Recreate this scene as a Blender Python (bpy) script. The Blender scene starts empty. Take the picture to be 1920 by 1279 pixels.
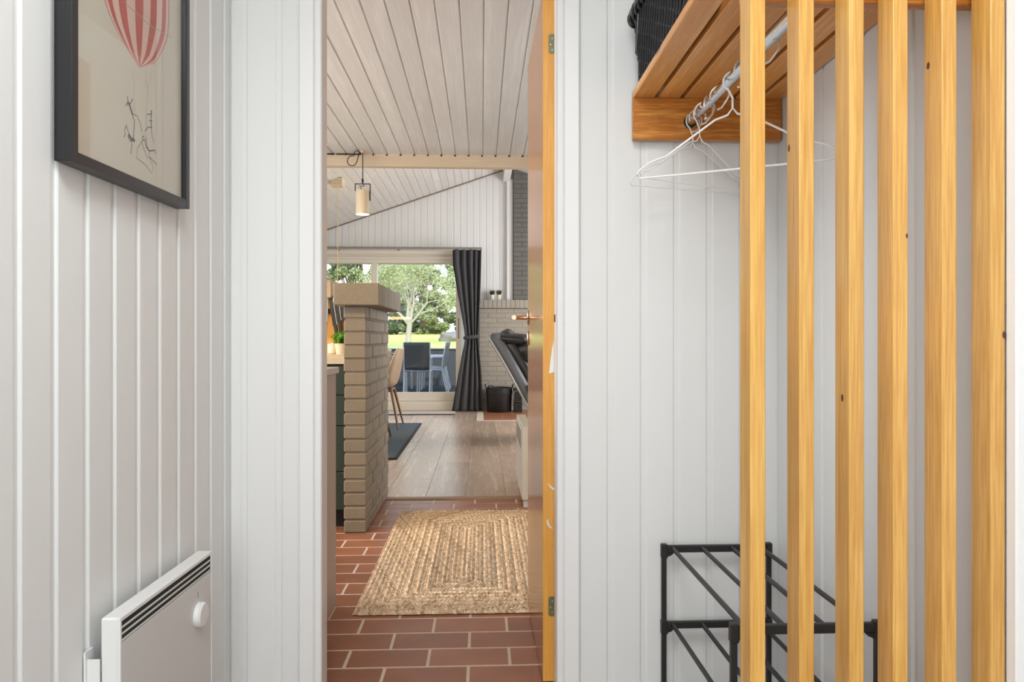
import bpy, math, random
from mathutils import Vector, Matrix, Euler

random.seed(7)
SC = bpy.context.scene
COL = SC.collection
PI = math.pi

# ------------------------------------------------------------------ camera
cam_d = bpy.data.cameras.new('camera')
cam_d.sensor_width = 36.0
cam_d.lens = 1340.0 / 1920.0 * 36.0
cam_d.shift_y = -5.5 / 1920.0
cam_d.clip_start = 0.02
cam_d.clip_end = 300
cam = bpy.data.objects.new('camera', cam_d)
COL.objects.link(cam)
cam.location = (0, 0, 1.0)
cam.rotation_euler = (PI / 2, 0, -math.atan(57.0 / 1340.0))
SC.camera = cam

# ------------------------------------------------------------------ view, world, light
SC.view_settings.view_transform = 'Standard'
SC.view_settings.look = 'None'
SC.view_settings.gamma = 1
SC.view_settings.use_curve_mapping = False
SC.view_settings.exposure = 0.22

world = bpy.data.worlds.new('sky')
SC.world = world
world.use_nodes = True
wn = world.node_tree.nodes
wl = world.node_tree.links
wn.clear()
w_out = wn.new('ShaderNodeOutputWorld')
w_bg = wn.new('ShaderNodeBackground')
w_tc = wn.new('ShaderNodeTexCoord')
w_sep = wn.new('ShaderNodeSeparateXYZ')
w_rmp = wn.new('ShaderNodeValToRGB')
w_rmp.color_ramp.elements[0].position = 0.0
w_rmp.color_ramp.elements[0].color = (0.86, 0.92, 1.0, 1)
w_rmp.color_ramp.elements[1].position = 0.9
w_rmp.color_ramp.elements[1].color = (0.50, 0.70, 1.0, 1)
wl.new(w_tc.outputs['Generated'], w_sep.inputs[0])
wl.new(w_sep.outputs['Z'], w_rmp.inputs[0])
wl.new(w_rmp.outputs[0], w_bg.inputs[0])
w_bg.inputs[1].default_value = 1.9
wl.new(w_bg.outputs[0], w_out.inputs[0])


def light(name, kind, loc, power, color=(1, 1, 1), size=None, target=None, **kw):
    d = bpy.data.lights.new(name, kind)
    d.energy = power
    d.color = color
    if size and kind == 'AREA':
        d.shape = 'RECTANGLE'
        d.size, d.size_y = size
    for k, v in kw.items():
        setattr(d, k, v)
    o = bpy.data.objects.new(name, d)
    COL.objects.link(o)
    o.location = loc
    if target:
        o.rotation_euler = (Vector(target) - Vector(loc)).to_track_quat('-Z', 'Y').to_euler()
    return o


light('sun', 'SUN', (0, -10, 20), 4.2, (1.0, 0.95, 0.86), target=(-8, 18, 0), angle=math.radians(4))
# area lamp added behind the camera for frontal light, then the hall ceiling lamp
light('hall_fill_light', 'AREA', (-0.28, -1.35, 1.35), 26, (0.945, 0.985, 0.99), (0.9, 2.0), (0.35, 2, 1.1))
light('hall_ceiling_light', 'AREA', (-0.12, 0.40, 2.26), 18.5, (0.95, 0.985, 0.985), (0.6, 0.6), (-0.1, 0.45, 0))
# area lamps added to brighten living room and kitchen; no windows built there
light('living_fill_light', 'AREA', (2.5, 7.6, 1.5), 100, (0.97, 0.98, 1.0), (2.6, 1.6), (-1, 7.6, 1.2))
light('kitchen_fill_light', 'AREA', (-2.85, 3.1, 1.5), 52, (0.97, 0.98, 1.0), (1.4, 1.2), (0, 3.2, 1.2))

# ------------------------------------------------------------------ materials
MATS = {}


def lin(r, g, b):
    def c(x):
        x = x / 255.0
        return x / 12.92 if x <= 0.04045 else ((x + 0.055) / 1.055) ** 2.4
    return (c(r), c(g), c(b), 1)


def base_mat(name):
    m = bpy.data.materials.new(name)
    m.use_nodes = True
    n = m.node_tree.nodes
    return m, n, m.node_tree.links, n['Principled BSDF']


def plain(name, col, rough=0.5, metal=0.0, noise=0.0, nscale=8.0, bump=0.0, bscale=60.0, rnd=0.0, spec=0.5, coat=0.0, stretch=(1, 1, 1)):
    """A flat paint or metal with a little procedural variation, relief and per-object variation."""
    if name in MATS:
        return MATS[name]
    m, n, l, p = base_mat(name)
    p.inputs['Roughness'].default_value = rough
    p.inputs['Metallic'].default_value = metal
    p.inputs['Specular IOR Level'].default_value = spec
    p.inputs['Coat Weight'].default_value = coat
    p.inputs['Coat Roughness'].default_value = 0.1
    tc = n.new('ShaderNodeTexCoord')
    mp = n.new('ShaderNodeMapping')
    mp.inputs['Scale'].default_value = stretch
    l.new(tc.outputs['Object'], mp.inputs[0])
    rgb = n.new('ShaderNodeRGB')
    rgb.outputs[0].default_value = col
    hsv = n.new('ShaderNodeHueSaturation')
    l.new(rgb.outputs[0], hsv.inputs['Color'])
    nt = n.new('ShaderNodeTexNoise')
    nt.inputs['Scale'].default_value = nscale
    nt.inputs['Detail'].default_value = 4
    l.new(mp.outputs[0], nt.inputs['Vector'])
    oi = n.new('ShaderNodeObjectInfo')
    a = n.new('ShaderNodeMath'); a.operation = 'MULTIPLY_ADD'
    a.inputs[1].default_value = 2 * noise
    a.inputs[2].default_value = 1.0 - noise
    l.new(nt.outputs[0], a.inputs[0])
    b = n.new('ShaderNodeMath'); b.operation = 'MULTIPLY_ADD'
    b.inputs[1].default_value = 2 * rnd
    b.inputs[2].default_value = -rnd
    l.new(oi.outputs['Random'], b.inputs[0])
    c = n.new('ShaderNodeMath'); c.operation = 'ADD'
    l.new(a.outputs[0], c.inputs[0]); l.new(b.outputs[0], c.inputs[1])
    l.new(c.outputs[0], hsv.inputs['Value'])
    l.new(hsv.outputs[0], p.inputs['Base Color'])
    if bump > 0:
        nb = n.new('ShaderNodeTexNoise')
        nb.inputs['Scale'].default_value = bscale
        nb.inputs['Detail'].default_value = 3
        l.new(mp.outputs[0], nb.inputs['Vector'])
        bp = n.new('ShaderNodeBump')
        bp.inputs['Strength'].default_value = bump
        bp.inputs['Distance'].default_value = 0.01
        l.new(nb.outputs[0], bp.inputs['Height'])
        l.new(bp.outputs[0], p.inputs['Normal'])
    MATS[name] = m
    return m


def wood(name, dark, light_c, rough=0.4, axis='z', scale=14.0, knots=0.0, rnd=0.12, stretch=0.06, coat=0.0, knot_col=(0.09, 0.03, 0.01, 1), contrast=(0.3, 0.72), kscale=2.2):
    """Streaky timber: stretched noise bands along one axis, per-object offset, sparse knots."""
    m, n, l, p = base_mat(name)
    p.inputs['Roughness'].default_value = rough
    p.inputs['Coat Weight'].default_value = coat
    p.inputs['Coat Roughness'].default_value = 0.15
    tc = n.new('ShaderNodeTexCoord')
    oi = n.new('ShaderNodeObjectInfo')
    mul = n.new('ShaderNodeMath'); mul.operation = 'MULTIPLY'; mul.inputs[1].default_value = 37.0
    l.new(oi.outputs['Random'], mul.inputs[0])
    add = n.new('ShaderNodeVectorMath'); add.operation = 'ADD'
    l.new(tc.outputs['Object'], add.inputs[0])
    l.new(mul.outputs[0], add.inputs[1])
    mp = n.new('ShaderNodeMapping')
    s = {'x': (stretch, 1, 1), 'y': (1, stretch, 1), 'z': (1, 1, stretch)}[axis]
    mp.inputs['Scale'].default_value = s
    l.new(add.outputs[0], mp.inputs[0])
    big = n.new('ShaderNodeTexNoise'); big.inputs['Scale'].default_value = scale; big.inputs['Detail'].default_value = 2
    big.inputs['Distortion'].default_value = 0.6
    l.new(mp.outputs[0], big.inputs['Vector'])
    ring = n.new('ShaderNodeMath'); ring.operation = 'MULTIPLY'; ring.inputs[1].default_value = 9.0
    l.new(big.outputs[0], ring.inputs[0])
    sn = n.new('ShaderNodeMath'); sn.operation = 'SINE'
    l.new(ring.outputs[0], sn.inputs[0])
    fine = n.new('ShaderNodeTexNoise'); fine.inputs['Scale'].default_value = scale * 9; fine.inputs['Detail'].default_value = 5
    l.new(mp.outputs[0], fine.inputs['Vector'])
    mx = n.new('ShaderNodeMath'); mx.operation = 'MULTIPLY_ADD'; mx.inputs[1].default_value = 0.20
    l.new(sn.outputs[0], mx.inputs[0]); l.new(fine.outputs[0], mx.inputs[2])
    rp = n.new('ShaderNodeValToRGB')
    rp.color_ramp.elements[0].position = contrast[0]; rp.color_ramp.elements[0].color = dark
    rp.color_ramp.elements[1].position = contrast[1]; rp.color_ramp.elements[1].color = light_c
    l.new(mx.outputs[0], rp.inputs[0])
    col = rp.outputs[0]
    if knots > 0:
        kmp = n.new('ShaderNodeMapping')
        ks = {'x': (0.35, 1, 1), 'y': (1, 0.35, 1), 'z': (1, 1, 0.35)}[axis]
        kmp.inputs['Scale'].default_value = ks
        l.new(add.outputs[0], kmp.inputs[0])
        vo = n.new('ShaderNodeTexVoronoi'); vo.inputs['Scale'].default_value = kscale
        l.new(kmp.outputs[0], vo.inputs['Vector'])
        kr = n.new('ShaderNodeValToRGB')
        kr.color_ramp.elements[0].position = knots * 0.45; kr.color_ramp.elements[0].color = (1, 1, 1, 1)
        kr.color_ramp.elements[1].position = knots; kr.color_ramp.elements[1].color = (0, 0, 0, 1)
        l.new(vo.outputs['Distance'], kr.inputs[0])
        mk = n.new('ShaderNodeMix'); mk.data_type = 'RGBA'
        mk.inputs[7].default_value = knot_col
        l.new(kr.outputs[0], mk.inputs[0])
        l.new(col, mk.inputs[6])
        col = mk.outputs[2]
    hsv = n.new('ShaderNodeHueSaturation')
    b = n.new('ShaderNodeMath'); b.operation = 'MULTIPLY_ADD'
    b.inputs[1].default_value = 2 * rnd; b.inputs[2].default_value = 1 - rnd
    l.new(oi.outputs['Random'], b.inputs[0])
    l.new(b.outputs[0], hsv.inputs['Value'])
    l.new(col, hsv.inputs['Color'])
    l.new(hsv.outputs[0], p.inputs['Base Color'])
    bp = n.new('ShaderNodeBump'); bp.inputs['Strength'].default_value = 0.06; bp.inputs['Distance'].default_value = 0.004
    l.new(fine.outputs[0], bp.inputs['Height'])
    l.new(bp.outputs[0], p.inputs['Normal'])
    MATS[name] = m
    return m


def emit(name, col, strength):
    m, n, l, p = base_mat(name)
    p.inputs['Base Color'].default_value = col
    p.inputs['Emission Color'].default_value = col
    p.inputs['Emission Strength'].default_value = strength
    return m


def glass(name, tint=(1, 1, 1, 1), rough=0.0, ior=1.45):
    """Thin clear pane: lets light straight through, mirrors by the angle of view."""
    m, n, l, p = base_mat(name)
    out = n['Material Output']
    tr = n.new('ShaderNodeBsdfTransparent'); tr.inputs[0].default_value = tint
    gl = n.new('ShaderNodeBsdfGlossy'); gl.inputs['Roughness'].default_value = rough
    lw = n.new('ShaderNodeLayerWeight'); lw.inputs['Blend'].default_value = 0.5
    pw = n.new('ShaderNodeMath'); pw.operation = 'POWER'; pw.inputs[1].default_value = 5.0
    l.new(lw.outputs['Facing'], pw.inputs[0])
    fr = n.new('ShaderNodeMath'); fr.operation = 'MULTIPLY_ADD'; fr.inputs[1].default_value = 0.95; fr.inputs[2].default_value = 0.04
    l.new(pw.outputs[0], fr.inputs[0])
    mx = n.new('ShaderNodeMixShader')
    l.new(fr.outputs[0], mx.inputs[0]); l.new(tr.outputs[0], mx.inputs[1]); l.new(gl.outputs[0], mx.inputs[2])
    l.new(mx.outputs[0], out.inputs[0])
    return m


def leafy(name, c1, c2, c3, transl=0.35):
    m, n, l, p = base_mat(name)
    p.inputs['Roughness'].default_value = 0.6
    ge = n.new('ShaderNodeNewGeometry')
    rp = n.new('ShaderNodeValToRGB')
    rp.color_ramp.elements[0].color = c1
    rp.color_ramp.elements[1].color = c3
    e = rp.color_ramp.elements.new(0.5); e.color = c2
    l.new(ge.outputs['Random Per Island'], rp.inputs[0])
    l.new(rp.outputs[0], p.inputs['Base Color'])
    tl = n.new('ShaderNodeBsdfTranslucent')
    l.new(rp.outputs[0], tl.inputs[0])
    mx = n.new('ShaderNodeMixShader'); mx.inputs[0].default_value = transl
    l.new(p.outputs[0], mx.inputs[1]); l.new(tl.outputs[0], mx.inputs[2])
    l.new(mx.outputs[0], n['Material Output'].inputs[0])
    return m


M_white = plain('white_board_paint', (0.79, 0.795, 0.79, 1), 0.45, noise=0.012, nscale=3, bump=0.05, bscale=25, rnd=0.012, stretch=(1, 1, 0.15))
M_trim = plain('white_trim_paint', (0.82, 0.82, 0.82, 1), 0.35, noise=0.01)
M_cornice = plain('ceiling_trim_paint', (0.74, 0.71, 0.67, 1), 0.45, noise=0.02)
M_backing = plain('wall_backing', (0.75, 0.75, 0.74, 1), 0.7)
M_ceil = wood('whitewashed_ceiling_board', (0.70, 0.68, 0.65, 1), (0.80, 0.785, 0.765, 1), 0.5, 'y', 10, 0.045, 0.04, 0.05, knot_col=(0.42, 0.38, 0.33, 1), kscale=1.9)
M_gap = plain('dark_gap', (0.10, 0.085, 0.07, 1), 0.9)
M_beam = wood('cream_beam', (0.66, 0.52, 0.36, 1), (0.74, 0.61, 0.45, 1), 0.45, 'x', 10, 0.0, 0.02)
M_pine = wood('golden_pine_batten', (0.52, 0.225, 0.033, 1), (0.87, 0.55, 0.16, 1), 0.32, 'z', 30, 0.05, 0.13, 0.035, coat=0.5, contrast=(-0.0, 0.86), kscale=2.6)
M_pine_y = wood('pine_shelf_plank', (0.78, 0.34, 0.085, 1), (0.95, 0.54, 0.18, 1), 0.4, 'y', 26, 0.03, 0.1, 0.05, coat=0.2)
M_pine_x = wood('pine_shelf_bracket', (0.46, 0.155, 0.022, 1), (0.78, 0.37, 0.075, 1), 0.4, 'x', 30, 0.03, 0.05, 0.06, coat=0.2)
M_dooredge = wood('door_edge_lipping', (0.72, 0.335, 0.055, 1), (0.84, 0.44, 0.095, 1), 0.45, 'z', 20, 0, 0.02, 0.05)
M_doorface = wood('varnished_door_veneer', (0.44, 0.185, 0.06, 1), (0.54, 0.245, 0.085, 1), 0.17, 'z', 20, 0, 0.02, 0.04, coat=0.1)
M_doorface.node_tree.nodes['Principled BSDF'].inputs['Specular IOR Level'].default_value = 0.35
M_black = plain('black_frame_lacquer', (0.012, 0.012, 0.014, 1), 0.35, noise=0.1)
M_blackmetal = plain('black_powder_coat', (0.02, 0.02, 0.021, 1), 0.45, noise=0.1)
M_plastic = plain('black_plastic_joint', (0.016, 0.016, 0.016, 1), 0.5)
M_chrome = plain('chrome', (0.60, 0.63, 0.67, 1), 0.10, 1.0)
M_steel = plain('brushed_steel', (0.62, 0.62, 0.62, 1), 0.3, 1.0)
M_brass = plain('worn_brass', (0.62, 0.47, 0.34, 1), 0.22, 1.0)
M_hinge = plain('old_brass_hinge', (0.19, 0.18, 0.095, 1), 0.45, 0.55, noise=0.25, nscale=60)
M_hookwire = plain('pale_zinc_wire', (0.78, 0.75, 0.70, 1), 0.3, 0.4)
M_hanger = plain('white_hanger_coating', (0.86, 0.86, 0.86, 1), 0.35)
M_wicker = plain('black_wicker', (0.014, 0.014, 0.016, 1), 0.38, noise=0.35, nscale=50)
M_paper = plain('cream_print_paper', (0.60, 0.555, 0.45, 1), 0.7, noise=0.03, nscale=3)
M_red = plain('red_print_ink', (0.50, 0.075, 0.055, 1), 0.7, noise=0.06, nscale=30)
M_pink = plain('pale_pink_print_ink', (0.70, 0.50, 0.42, 1), 0.7)
M_ink = plain('dark_ink', (0.03, 0.028, 0.025, 1), 0.8)
M_faint = plain('faint_line', (0.36, 0.32, 0.26, 1), 0.8)
M_paneglass = glass('picture_glass', rough=0.02)
M_winglass = glass('window_glass')
M_heater = plain('heater_enamel', (0.78, 0.78, 0.775, 1), 0.35, noise=0.01)
M_heatfront = plain('heater_front_enamel', (0.66, 0.66, 0.645, 1), 0.4, noise=0.01)
M_dark = plain('dark_slot', (0.02, 0.018, 0.016, 1), 0.8)
M_tile = plain('terracotta_tile', (0.315, 0.122, 0.064, 1), 0.34, noise=0.24, nscale=9, bump=0.08, bscale=40, rnd=0.16, spec=0.5)
M_grout = plain('pale_grout', (0.66, 0.53, 0.42, 1), 0.9, noise=0.1, nscale=40)
M_hallfloor = plain('hall_floor_tile', (0.26, 0.175, 0.14, 1), 0.4, noise=0.15)
M_plank = wood('oak_floor_plank', (0.44, 0.32, 0.235, 1), (0.64, 0.50, 0.39, 1), 0.27, 'y', 12, 0, 0.14, 0.06)
M_threshold = plain('oak_threshold', (0.30, 0.19, 0.11, 1), 0.5, noise=0.1, nscale=20)
M_brickpaint = plain('taupe_painted_brick', (0.24, 0.195, 0.135, 1), 0.6, noise=0.07, nscale=14, bump=0.25, bscale=45, rnd=0.05)
M_joint = plain('taupe_painted_joint', (0.215, 0.18, 0.135, 1), 0.8, noise=0.06)
M_fire = plain('grey_painted_brick', (0.34, 0.31, 0.26, 1), 0.65, noise=0.07, nscale=14, bump=0.2, bscale=45, rnd=0.05)
M_firejoint = plain('grey_painted_joint', (0.315, 0.285, 0.24, 1), 0.85)
M_chim = plain('chimney_paint', (0.14, 0.136, 0.122, 1), 0.65, noise=0.07, nscale=14, bump=0.2, bscale=45, rnd=0.05)
M_chimjoint = plain('chimney_joint', (0.115, 0.112, 0.10, 1), 0.85)
M_cab = plain('taupe_cabinet_panel', (0.40, 0.33, 0.275, 1), 0.5, noise=0.02)
M_cabtop = plain('cabinet_worktop', (0.50, 0.44, 0.38, 1), 0.35)
M_green = plain('dark_green_cabinet', (0.030, 0.042, 0.032, 1), 0.45)
M_counter = plain('sand_worktop', (0.62, 0.52, 0.36, 1), 0.4, noise=0.04)
M_splash = plain('warm_backsplash', (0.70, 0.36, 0.09, 1), 0.45, noise=0.06)
M_curtain = plain('charcoal_curtain_cloth', (0.066, 0.066, 0.073, 1), 0.85, noise=0.12, nscale=120, bump=0.1, bscale=300)
M_rail = plain('grey_curtain_rail', (0.26, 0.235, 0.205, 1), 0.45)
M_sash = plain('cream_window_paint', (0.72, 0.67, 0.58, 1), 0.45, noise=0.02)
M_mat = plain('pale_doormat', (0.55, 0.47, 0.37, 1), 0.9, noise=0.2, nscale=80)
M_blue = plain('slate_blue_rug', (0.075, 0.105, 0.125, 1), 0.9, noise=0.15, nscale=90, bump=0.2, bscale=200)
M_blackedge = plain('black_rug_binding', (0.012, 0.013, 0.016, 1), 0.8)
M_shell = plain('beige_chair_shell', (0.42, 0.30, 0.20, 1), 0.5, noise=0.03)
M_piping = plain('pale_chair_piping', (0.70, 0.62, 0.52, 1), 0.6)
M_walnut = wood('walnut_chair_leg', (0.20, 0.09, 0.035, 1), (0.34, 0.17, 0.07, 1), 0.4, 'z', 20, 0, 0.05)
M_leather = plain('black_leather', (0.016, 0.015, 0.016, 1), 0.3, noise=0.15, nscale=20, bump=0.12, bscale=120)
M_shellsheen = plain('leather_back_sheen', (0.14, 0.145, 0.155, 1), 0.36, noise=0.08, nscale=8)  # grey paints the window sheen on the black leather back
M_piping2 = plain('silver_piping', (0.60, 0.60, 0.60, 1), 0.35)
M_bucket = plain('black_iron_bucket', (0.02, 0.019, 0.018, 1), 0.4, 0.3, noise=0.2)
M_pot = plain('white_pot', (0.70, 0.66, 0.58, 1), 0.5)
M_soil = plain('soil', (0.03, 0.02, 0.012, 1), 0.95)
M_lampbody = plain('cream_lamp_enamel', (0.70, 0.58, 0.40, 1), 0.25, coat=0.5)
M_cable = plain('black_cable', (0.012, 0.011, 0.01, 1), 0.6)
M_palecord = plain('pale_cord', (0.72, 0.60, 0.36, 1), 0.6)
M_lampglow = emit('lamp_diffuser', (1.0, 0.93, 0.80, 1), 5.0)
M_ringglow = emit('ring_lamp_glow', (1.0, 0.72, 0.30, 1), 14.0)
M_aluminium = plain('aluminium_chair_tube', (0.46, 0.48, 0.50, 1), 0.4, 0.6)
M_sling = plain('grey_mesh_sling', (0.055, 0.065, 0.07, 1), 0.6, noise=0.1, nscale=40)
M_fence = plain('slate_blue_fence', (0.026, 0.036, 0.043, 1), 0.6, noise=0.2, nscale=2, rnd=0.12)
M_deck = plain('grey_terrace', (0.035, 0.038, 0.042, 1), 0.95, noise=0.15, nscale=4, spec=0.1)
M_bark = plain('lichen_bark', (0.36, 0.335, 0.285, 1), 0.9, noise=0.3, nscale=10, bump=0.3, bscale=20)
M_darkbark = plain('dark_bark', (0.10, 0.075, 0.05, 1), 0.95, noise=0.3, nscale=4)
M_rock = plain('grey_boulder', (0.20, 0.19, 0.18, 1), 0.9, noise=0.25, nscale=3, bump=0.4, bscale=4)
M_blade = plain('black_knife_blade', (0.010, 0.0095, 0.0095, 1), 0.5)
M_jar = plain('white_jar', (0.72, 0.62, 0.46, 1), 0.3)
L_pale = leafy('pale_leaf', lin(146, 156, 112), lin(184, 190, 146), lin(216, 220, 190), 0.4)
L_mid = leafy('mid_leaf', lin(112, 128, 80), lin(150, 164, 112), lin(194, 202, 156), 0.4)
L_deep = leafy('deep_leaf', lin(78, 98, 68), lin(112, 130, 94), lin(156, 170, 134), 0.3)
L_pot = leafy('pot_leaf', lin(46, 50, 20), lin(70, 72, 32), lin(96, 96, 46), 0.2)
L_herb = leafy('herb_leaf', lin(70, 130, 30), lin(100, 160, 45), lin(140, 190, 70), 0.3)

# grass
M_grass, gn, gl_, gp = base_mat('lawn_grass')
gp.inputs['Roughness'].default_value = 0.9
g_tc = gn.new('ShaderNodeTexCoord')
g_n = gn.new('ShaderNodeTexNoise'); g_n.inputs['Scale'].default_value = 0.25; g_n.inputs['Detail'].default_value = 8
gl_.new(g_tc.outputs['Object'], g_n.inputs['Vector'])
g_r = gn.new('ShaderNodeValToRGB')
g_r.color_ramp.elements[0].position = 0.35; g_r.color_ramp.elements[0].color = lin(168, 186, 92)
g_r.color_ramp.elements[1].position = 0.65; g_r.color_ramp.elements[1].color = lin(206, 208, 128)
gl_.new(g_n.outputs[0], g_r.inputs[0])
gl_.new(g_r.outputs[0], gp.inputs['Base Color'])

# jute: colour differs from strand to strand
M_jute, jn, jl, jp = base_mat('braided_jute')
jp.inputs['Roughness'].default_value = 0.95
j_g = jn.new('ShaderNodeNewGeometry')
j_r = jn.new('ShaderNodeValToRGB')
j_r.color_ramp.elements[0].color = (0.42, 0.275, 0.16, 1)
j_r.color_ramp.elements[1].color = (0.92, 0.76, 0.56, 1)
e = j_r.color_ramp.elements.new(0.25); e.color = (0.64, 0.455, 0.285, 1)
e = j_r.color_ramp.elements.new(0.7); e.color = (0.78, 0.585, 0.39, 1)
j_o = jn.new('ShaderNodeObjectInfo')
j_h = jn.new('ShaderNodeHueSaturation')
j_m = jn.new('ShaderNodeMath'); j_m.operation = 'MULTIPLY_ADD'; j_m.inputs[1].default_value = 0.5; j_m.inputs[2].default_value = 0.74
jl.new(j_o.outputs['Random'], j_m.inputs[0]); jl.new(j_m.outputs[0], j_h.inputs['Value'])
jl.new(j_g.outputs['Random Per Island'], j_r.inputs[0])
jl.new(j_r.outputs[0], j_h.inputs['Color'])
jl.new(j_h.outputs[0], jp.inputs['Base Color'])


# ------------------------------------------------------------------ mesh helpers
class MB:
    def __init__(s):
        s.v = []; s.f = []; s.mi = []

    def add(s, vs, fs, mi=0):
        o = len(s.v)
        s.v += [tuple(p) for p in vs]
        for f in fs:
            s.f.append(tuple(i + o for i in f)); s.mi.append(mi)
        return s

    def box(s, x0, x1, y0, y1, z0, z1, mi=0, bev=0.0):
        if bev <= 0:
            vs = [(x, y, z) for z in (z0, z1) for y in (y0, y1) for x in (x0, x1)]
            fs = [(0, 2, 3, 1), (4, 5, 7, 6), (0, 1, 5, 4), (2, 6, 7, 3), (0, 4, 6, 2), (1, 3, 7, 5)]
            return s.add(vs, fs, mi)
        b = min(bev, (x1 - x0) / 2.01, (y1 - y0) / 2.01, (z1 - z0) / 2.01)
        c = ((x0 + x1) / 2, (y0 + y1) / 2, (z0 + z1) / 2)
        h = ((x1 - x0) / 2, (y1 - y0) / 2, (z1 - z0) / 2)
        vs = []; idx = {}
        for sx in (-1, 1):
            for sy in (-1, 1):
                for sz in (-1, 1):
                    for a in range(3):
                        d = [h[0] - b, h[1] - b, h[2] - b]
                        d[a] = h[a]
                        idx[(sx, sy, sz, a)] = len(vs)
                        vs.append((c[0] + sx * d[0], c[1] + sy * d[1], c[2] + sz * d[2]))
        fs = []
        S = (-1, 1)
        def k(a, sa, b_, sb, c_, sc, ax):
            q = [0, 0, 0]; q[a] = sa; q[b_] = sb; q[c_] = sc
            return idx[(q[0], q[1], q[2], ax)]
        for a in range(3):
            b_, c_ = (a + 1) % 3, (a + 2) % 3
            for sa in S:
                q = [k(a, sa, b_, -1, c_, -1, a), k(a, sa, b_, 1, c_, -1, a), k(a, sa, b_, 1, c_, 1, a), k(a, sa, b_, -1, c_, 1, a)]
                fs.append(tuple(q if sa > 0 else q[::-1]))
            for sb in S:
                for sc in S:
                    q = [k(a, -1, b_, sb, c_, sc, b_), k(a, 1, b_, sb, c_, sc, b_), k(a, 1, b_, sb, c_, sc, c_), k(a, -1, b_, sb, c_, sc, c_)]
                    fs.append(tuple(q if sb * sc > 0 else q[::-1]))
        for sx in S:
            for sy in S:
                for sz in S:
                    q = [idx[(sx, sy, sz, a)] for a in range(3)]
                    fs.append(tuple(q if sx * sy * sz > 0 else q[::-1]))
        return s.add(vs, fs, mi)

    def prism(s, prof, axis, a0, a1, mi=0):
        """prof: 2D outline; axis 'x','y','z' gives the extrusion axis."""
        n = len(prof)
        def P(p, a):
            return {'x': (a, p[0], p[1]), 'y': (p[0], a, p[1]), 'z': (p[0], p[1], a)}[axis]
        vs = [P(p, a0) for p in prof] + [P(p, a1) for p in prof]
        fs = [tuple(range(n))[::-1], tuple(range(n, 2 * n))]
        for i in range(n):
            j = (i + 1) % n
            fs.append((i, j, n + j, n + i))
        return s.add(vs, fs, mi)

    def tube(s, pts, r, n=8, mi=0, closed=False, caps=True, flat=1.0):
        pts = [Vector(p) for p in pts]
        N = len(pts)
        R = r if isinstance(r, (list, tuple)) else [r] * N
        up = None
        vs = []
        for i, p in enumerate(pts):
            a = pts[(i - 1) % N] if (closed or i > 0) else p
            b = pts[(i + 1) % N] if (closed or i < N - 1) else p
            t = (b - a)
            if t.length < 1e-9: t = Vector((0, 0, 1))
            t.normalize()
            if up is None:
                ref = Vector((0, 0, 1)) if abs(t.z) < 0.9 else Vector((1, 0, 0))
                up = (ref - t * ref.dot(t)).normalized()
            else:
                up = (up - t * up.dot(t))
                if up.length < 1e-6:
                    ref = Vector((0, 0, 1)) if abs(t.z) < 0.9 else Vector((1, 0, 0))
                    up = ref - t * ref.dot(t)
                up.normalize()
            sd = t.cross(up)
            for k in range(n):
                an = 2 * PI * k / n
                vs.append(p + (up * math.cos(an) * flat + sd * math.sin(an)) * R[i])
        fs = []
        for i in range(N if closed else N - 1):
            j = (i + 1) % N
            for k in range(n):
                k2 = (k + 1) % n
                fs.append((i * n + k, i * n + k2, j * n + k2, j * n + k))
        if caps and not closed:
            fs.append(tuple(range(n))[::-1]); fs.append(tuple(range((N - 1) * n, N * n)))
        return s.add(vs, fs, mi)

    def lathe(s, prof, n=20, c=(0, 0), mi=0, caps=True):
        vs = []
        for r, z in prof:
            for k in range(n):
                a = 2 * PI * k / n
                vs.append((c[0] + r * math.cos(a), c[1] + r * math.sin(a), z))
        fs = []
        for i in range(len(prof) - 1):
            for k in range(n):
                k2 = (k + 1) % n
                fs.append((i * n + k, i * n + k2, (i + 1) * n + k2, (i + 1) * n + k))
        if caps:
            fs.append(tuple(range(n))[::-1]); fs.append(tuple(range((len(prof) - 1) * n, len(prof) * n)))
        return s.add(vs, fs, mi)

    def grid(s, fn, nu, nv, mi=0, closed_u=False):
        vs = [fn(i / nu, j / nv) for j in range(nv + 1) for i in range(nu + 1)]
        fs = []
        for j in range(nv):
            for i in range(nu):
                a = j * (nu + 1) + i
                fs.append((a, a + 1, a + nu + 2, a + nu + 1))
        return s.add(vs, fs, mi)

    def ellipsoid(s, c, r, nu=14, nv=8, mi=0, fn=None):
        vs = []
        for j in range(nv + 1):
            th = PI * j / nv
            for i in range(nu):
                ph = 2 * PI * i / nu
                d = (math.sin(th) * math.cos(ph), math.sin(th) * math.sin(ph), math.cos(th))
                k = fn(d) if fn else 1.0
                vs.append((c[0] + r[0] * d[0] * k, c[1] + r[1] * d[1] * k, c[2] + r[2] * d[2] * k))
        fs = []
        for j in range(nv):
            for i in range(nu):
                i2 = (i + 1) % nu
                fs.append((j * nu + i, (j + 1) * nu + i, (j + 1) * nu + i2, j * nu + i2))
        return s.add(vs, fs, mi)

    def mesh(s, name, mats, smooth=False, angle=40):
        me = bpy.data.meshes.new(name)
        me.from_pydata(s.v, [], s.f)
        for m in (mats if isinstance(mats, (list, tuple)) else [mats]):
            me.materials.append(m)
        if any(s.mi):
            me.polygons.foreach_set('material_index', s.mi)
        if smooth:
            me.polygons.foreach_set('use_smooth', [True] * len(s.f))
            me.set_sharp_from_angle(angle=math.radians(angle))
        me.update()
        return me

    def build(s, name, mats, parent=None, loc=(0, 0, 0), rot=None, smooth=False, angle=40, **tags):
        return link(name, s.mesh(name, mats, smooth, angle), parent, loc, rot, **tags)


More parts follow.
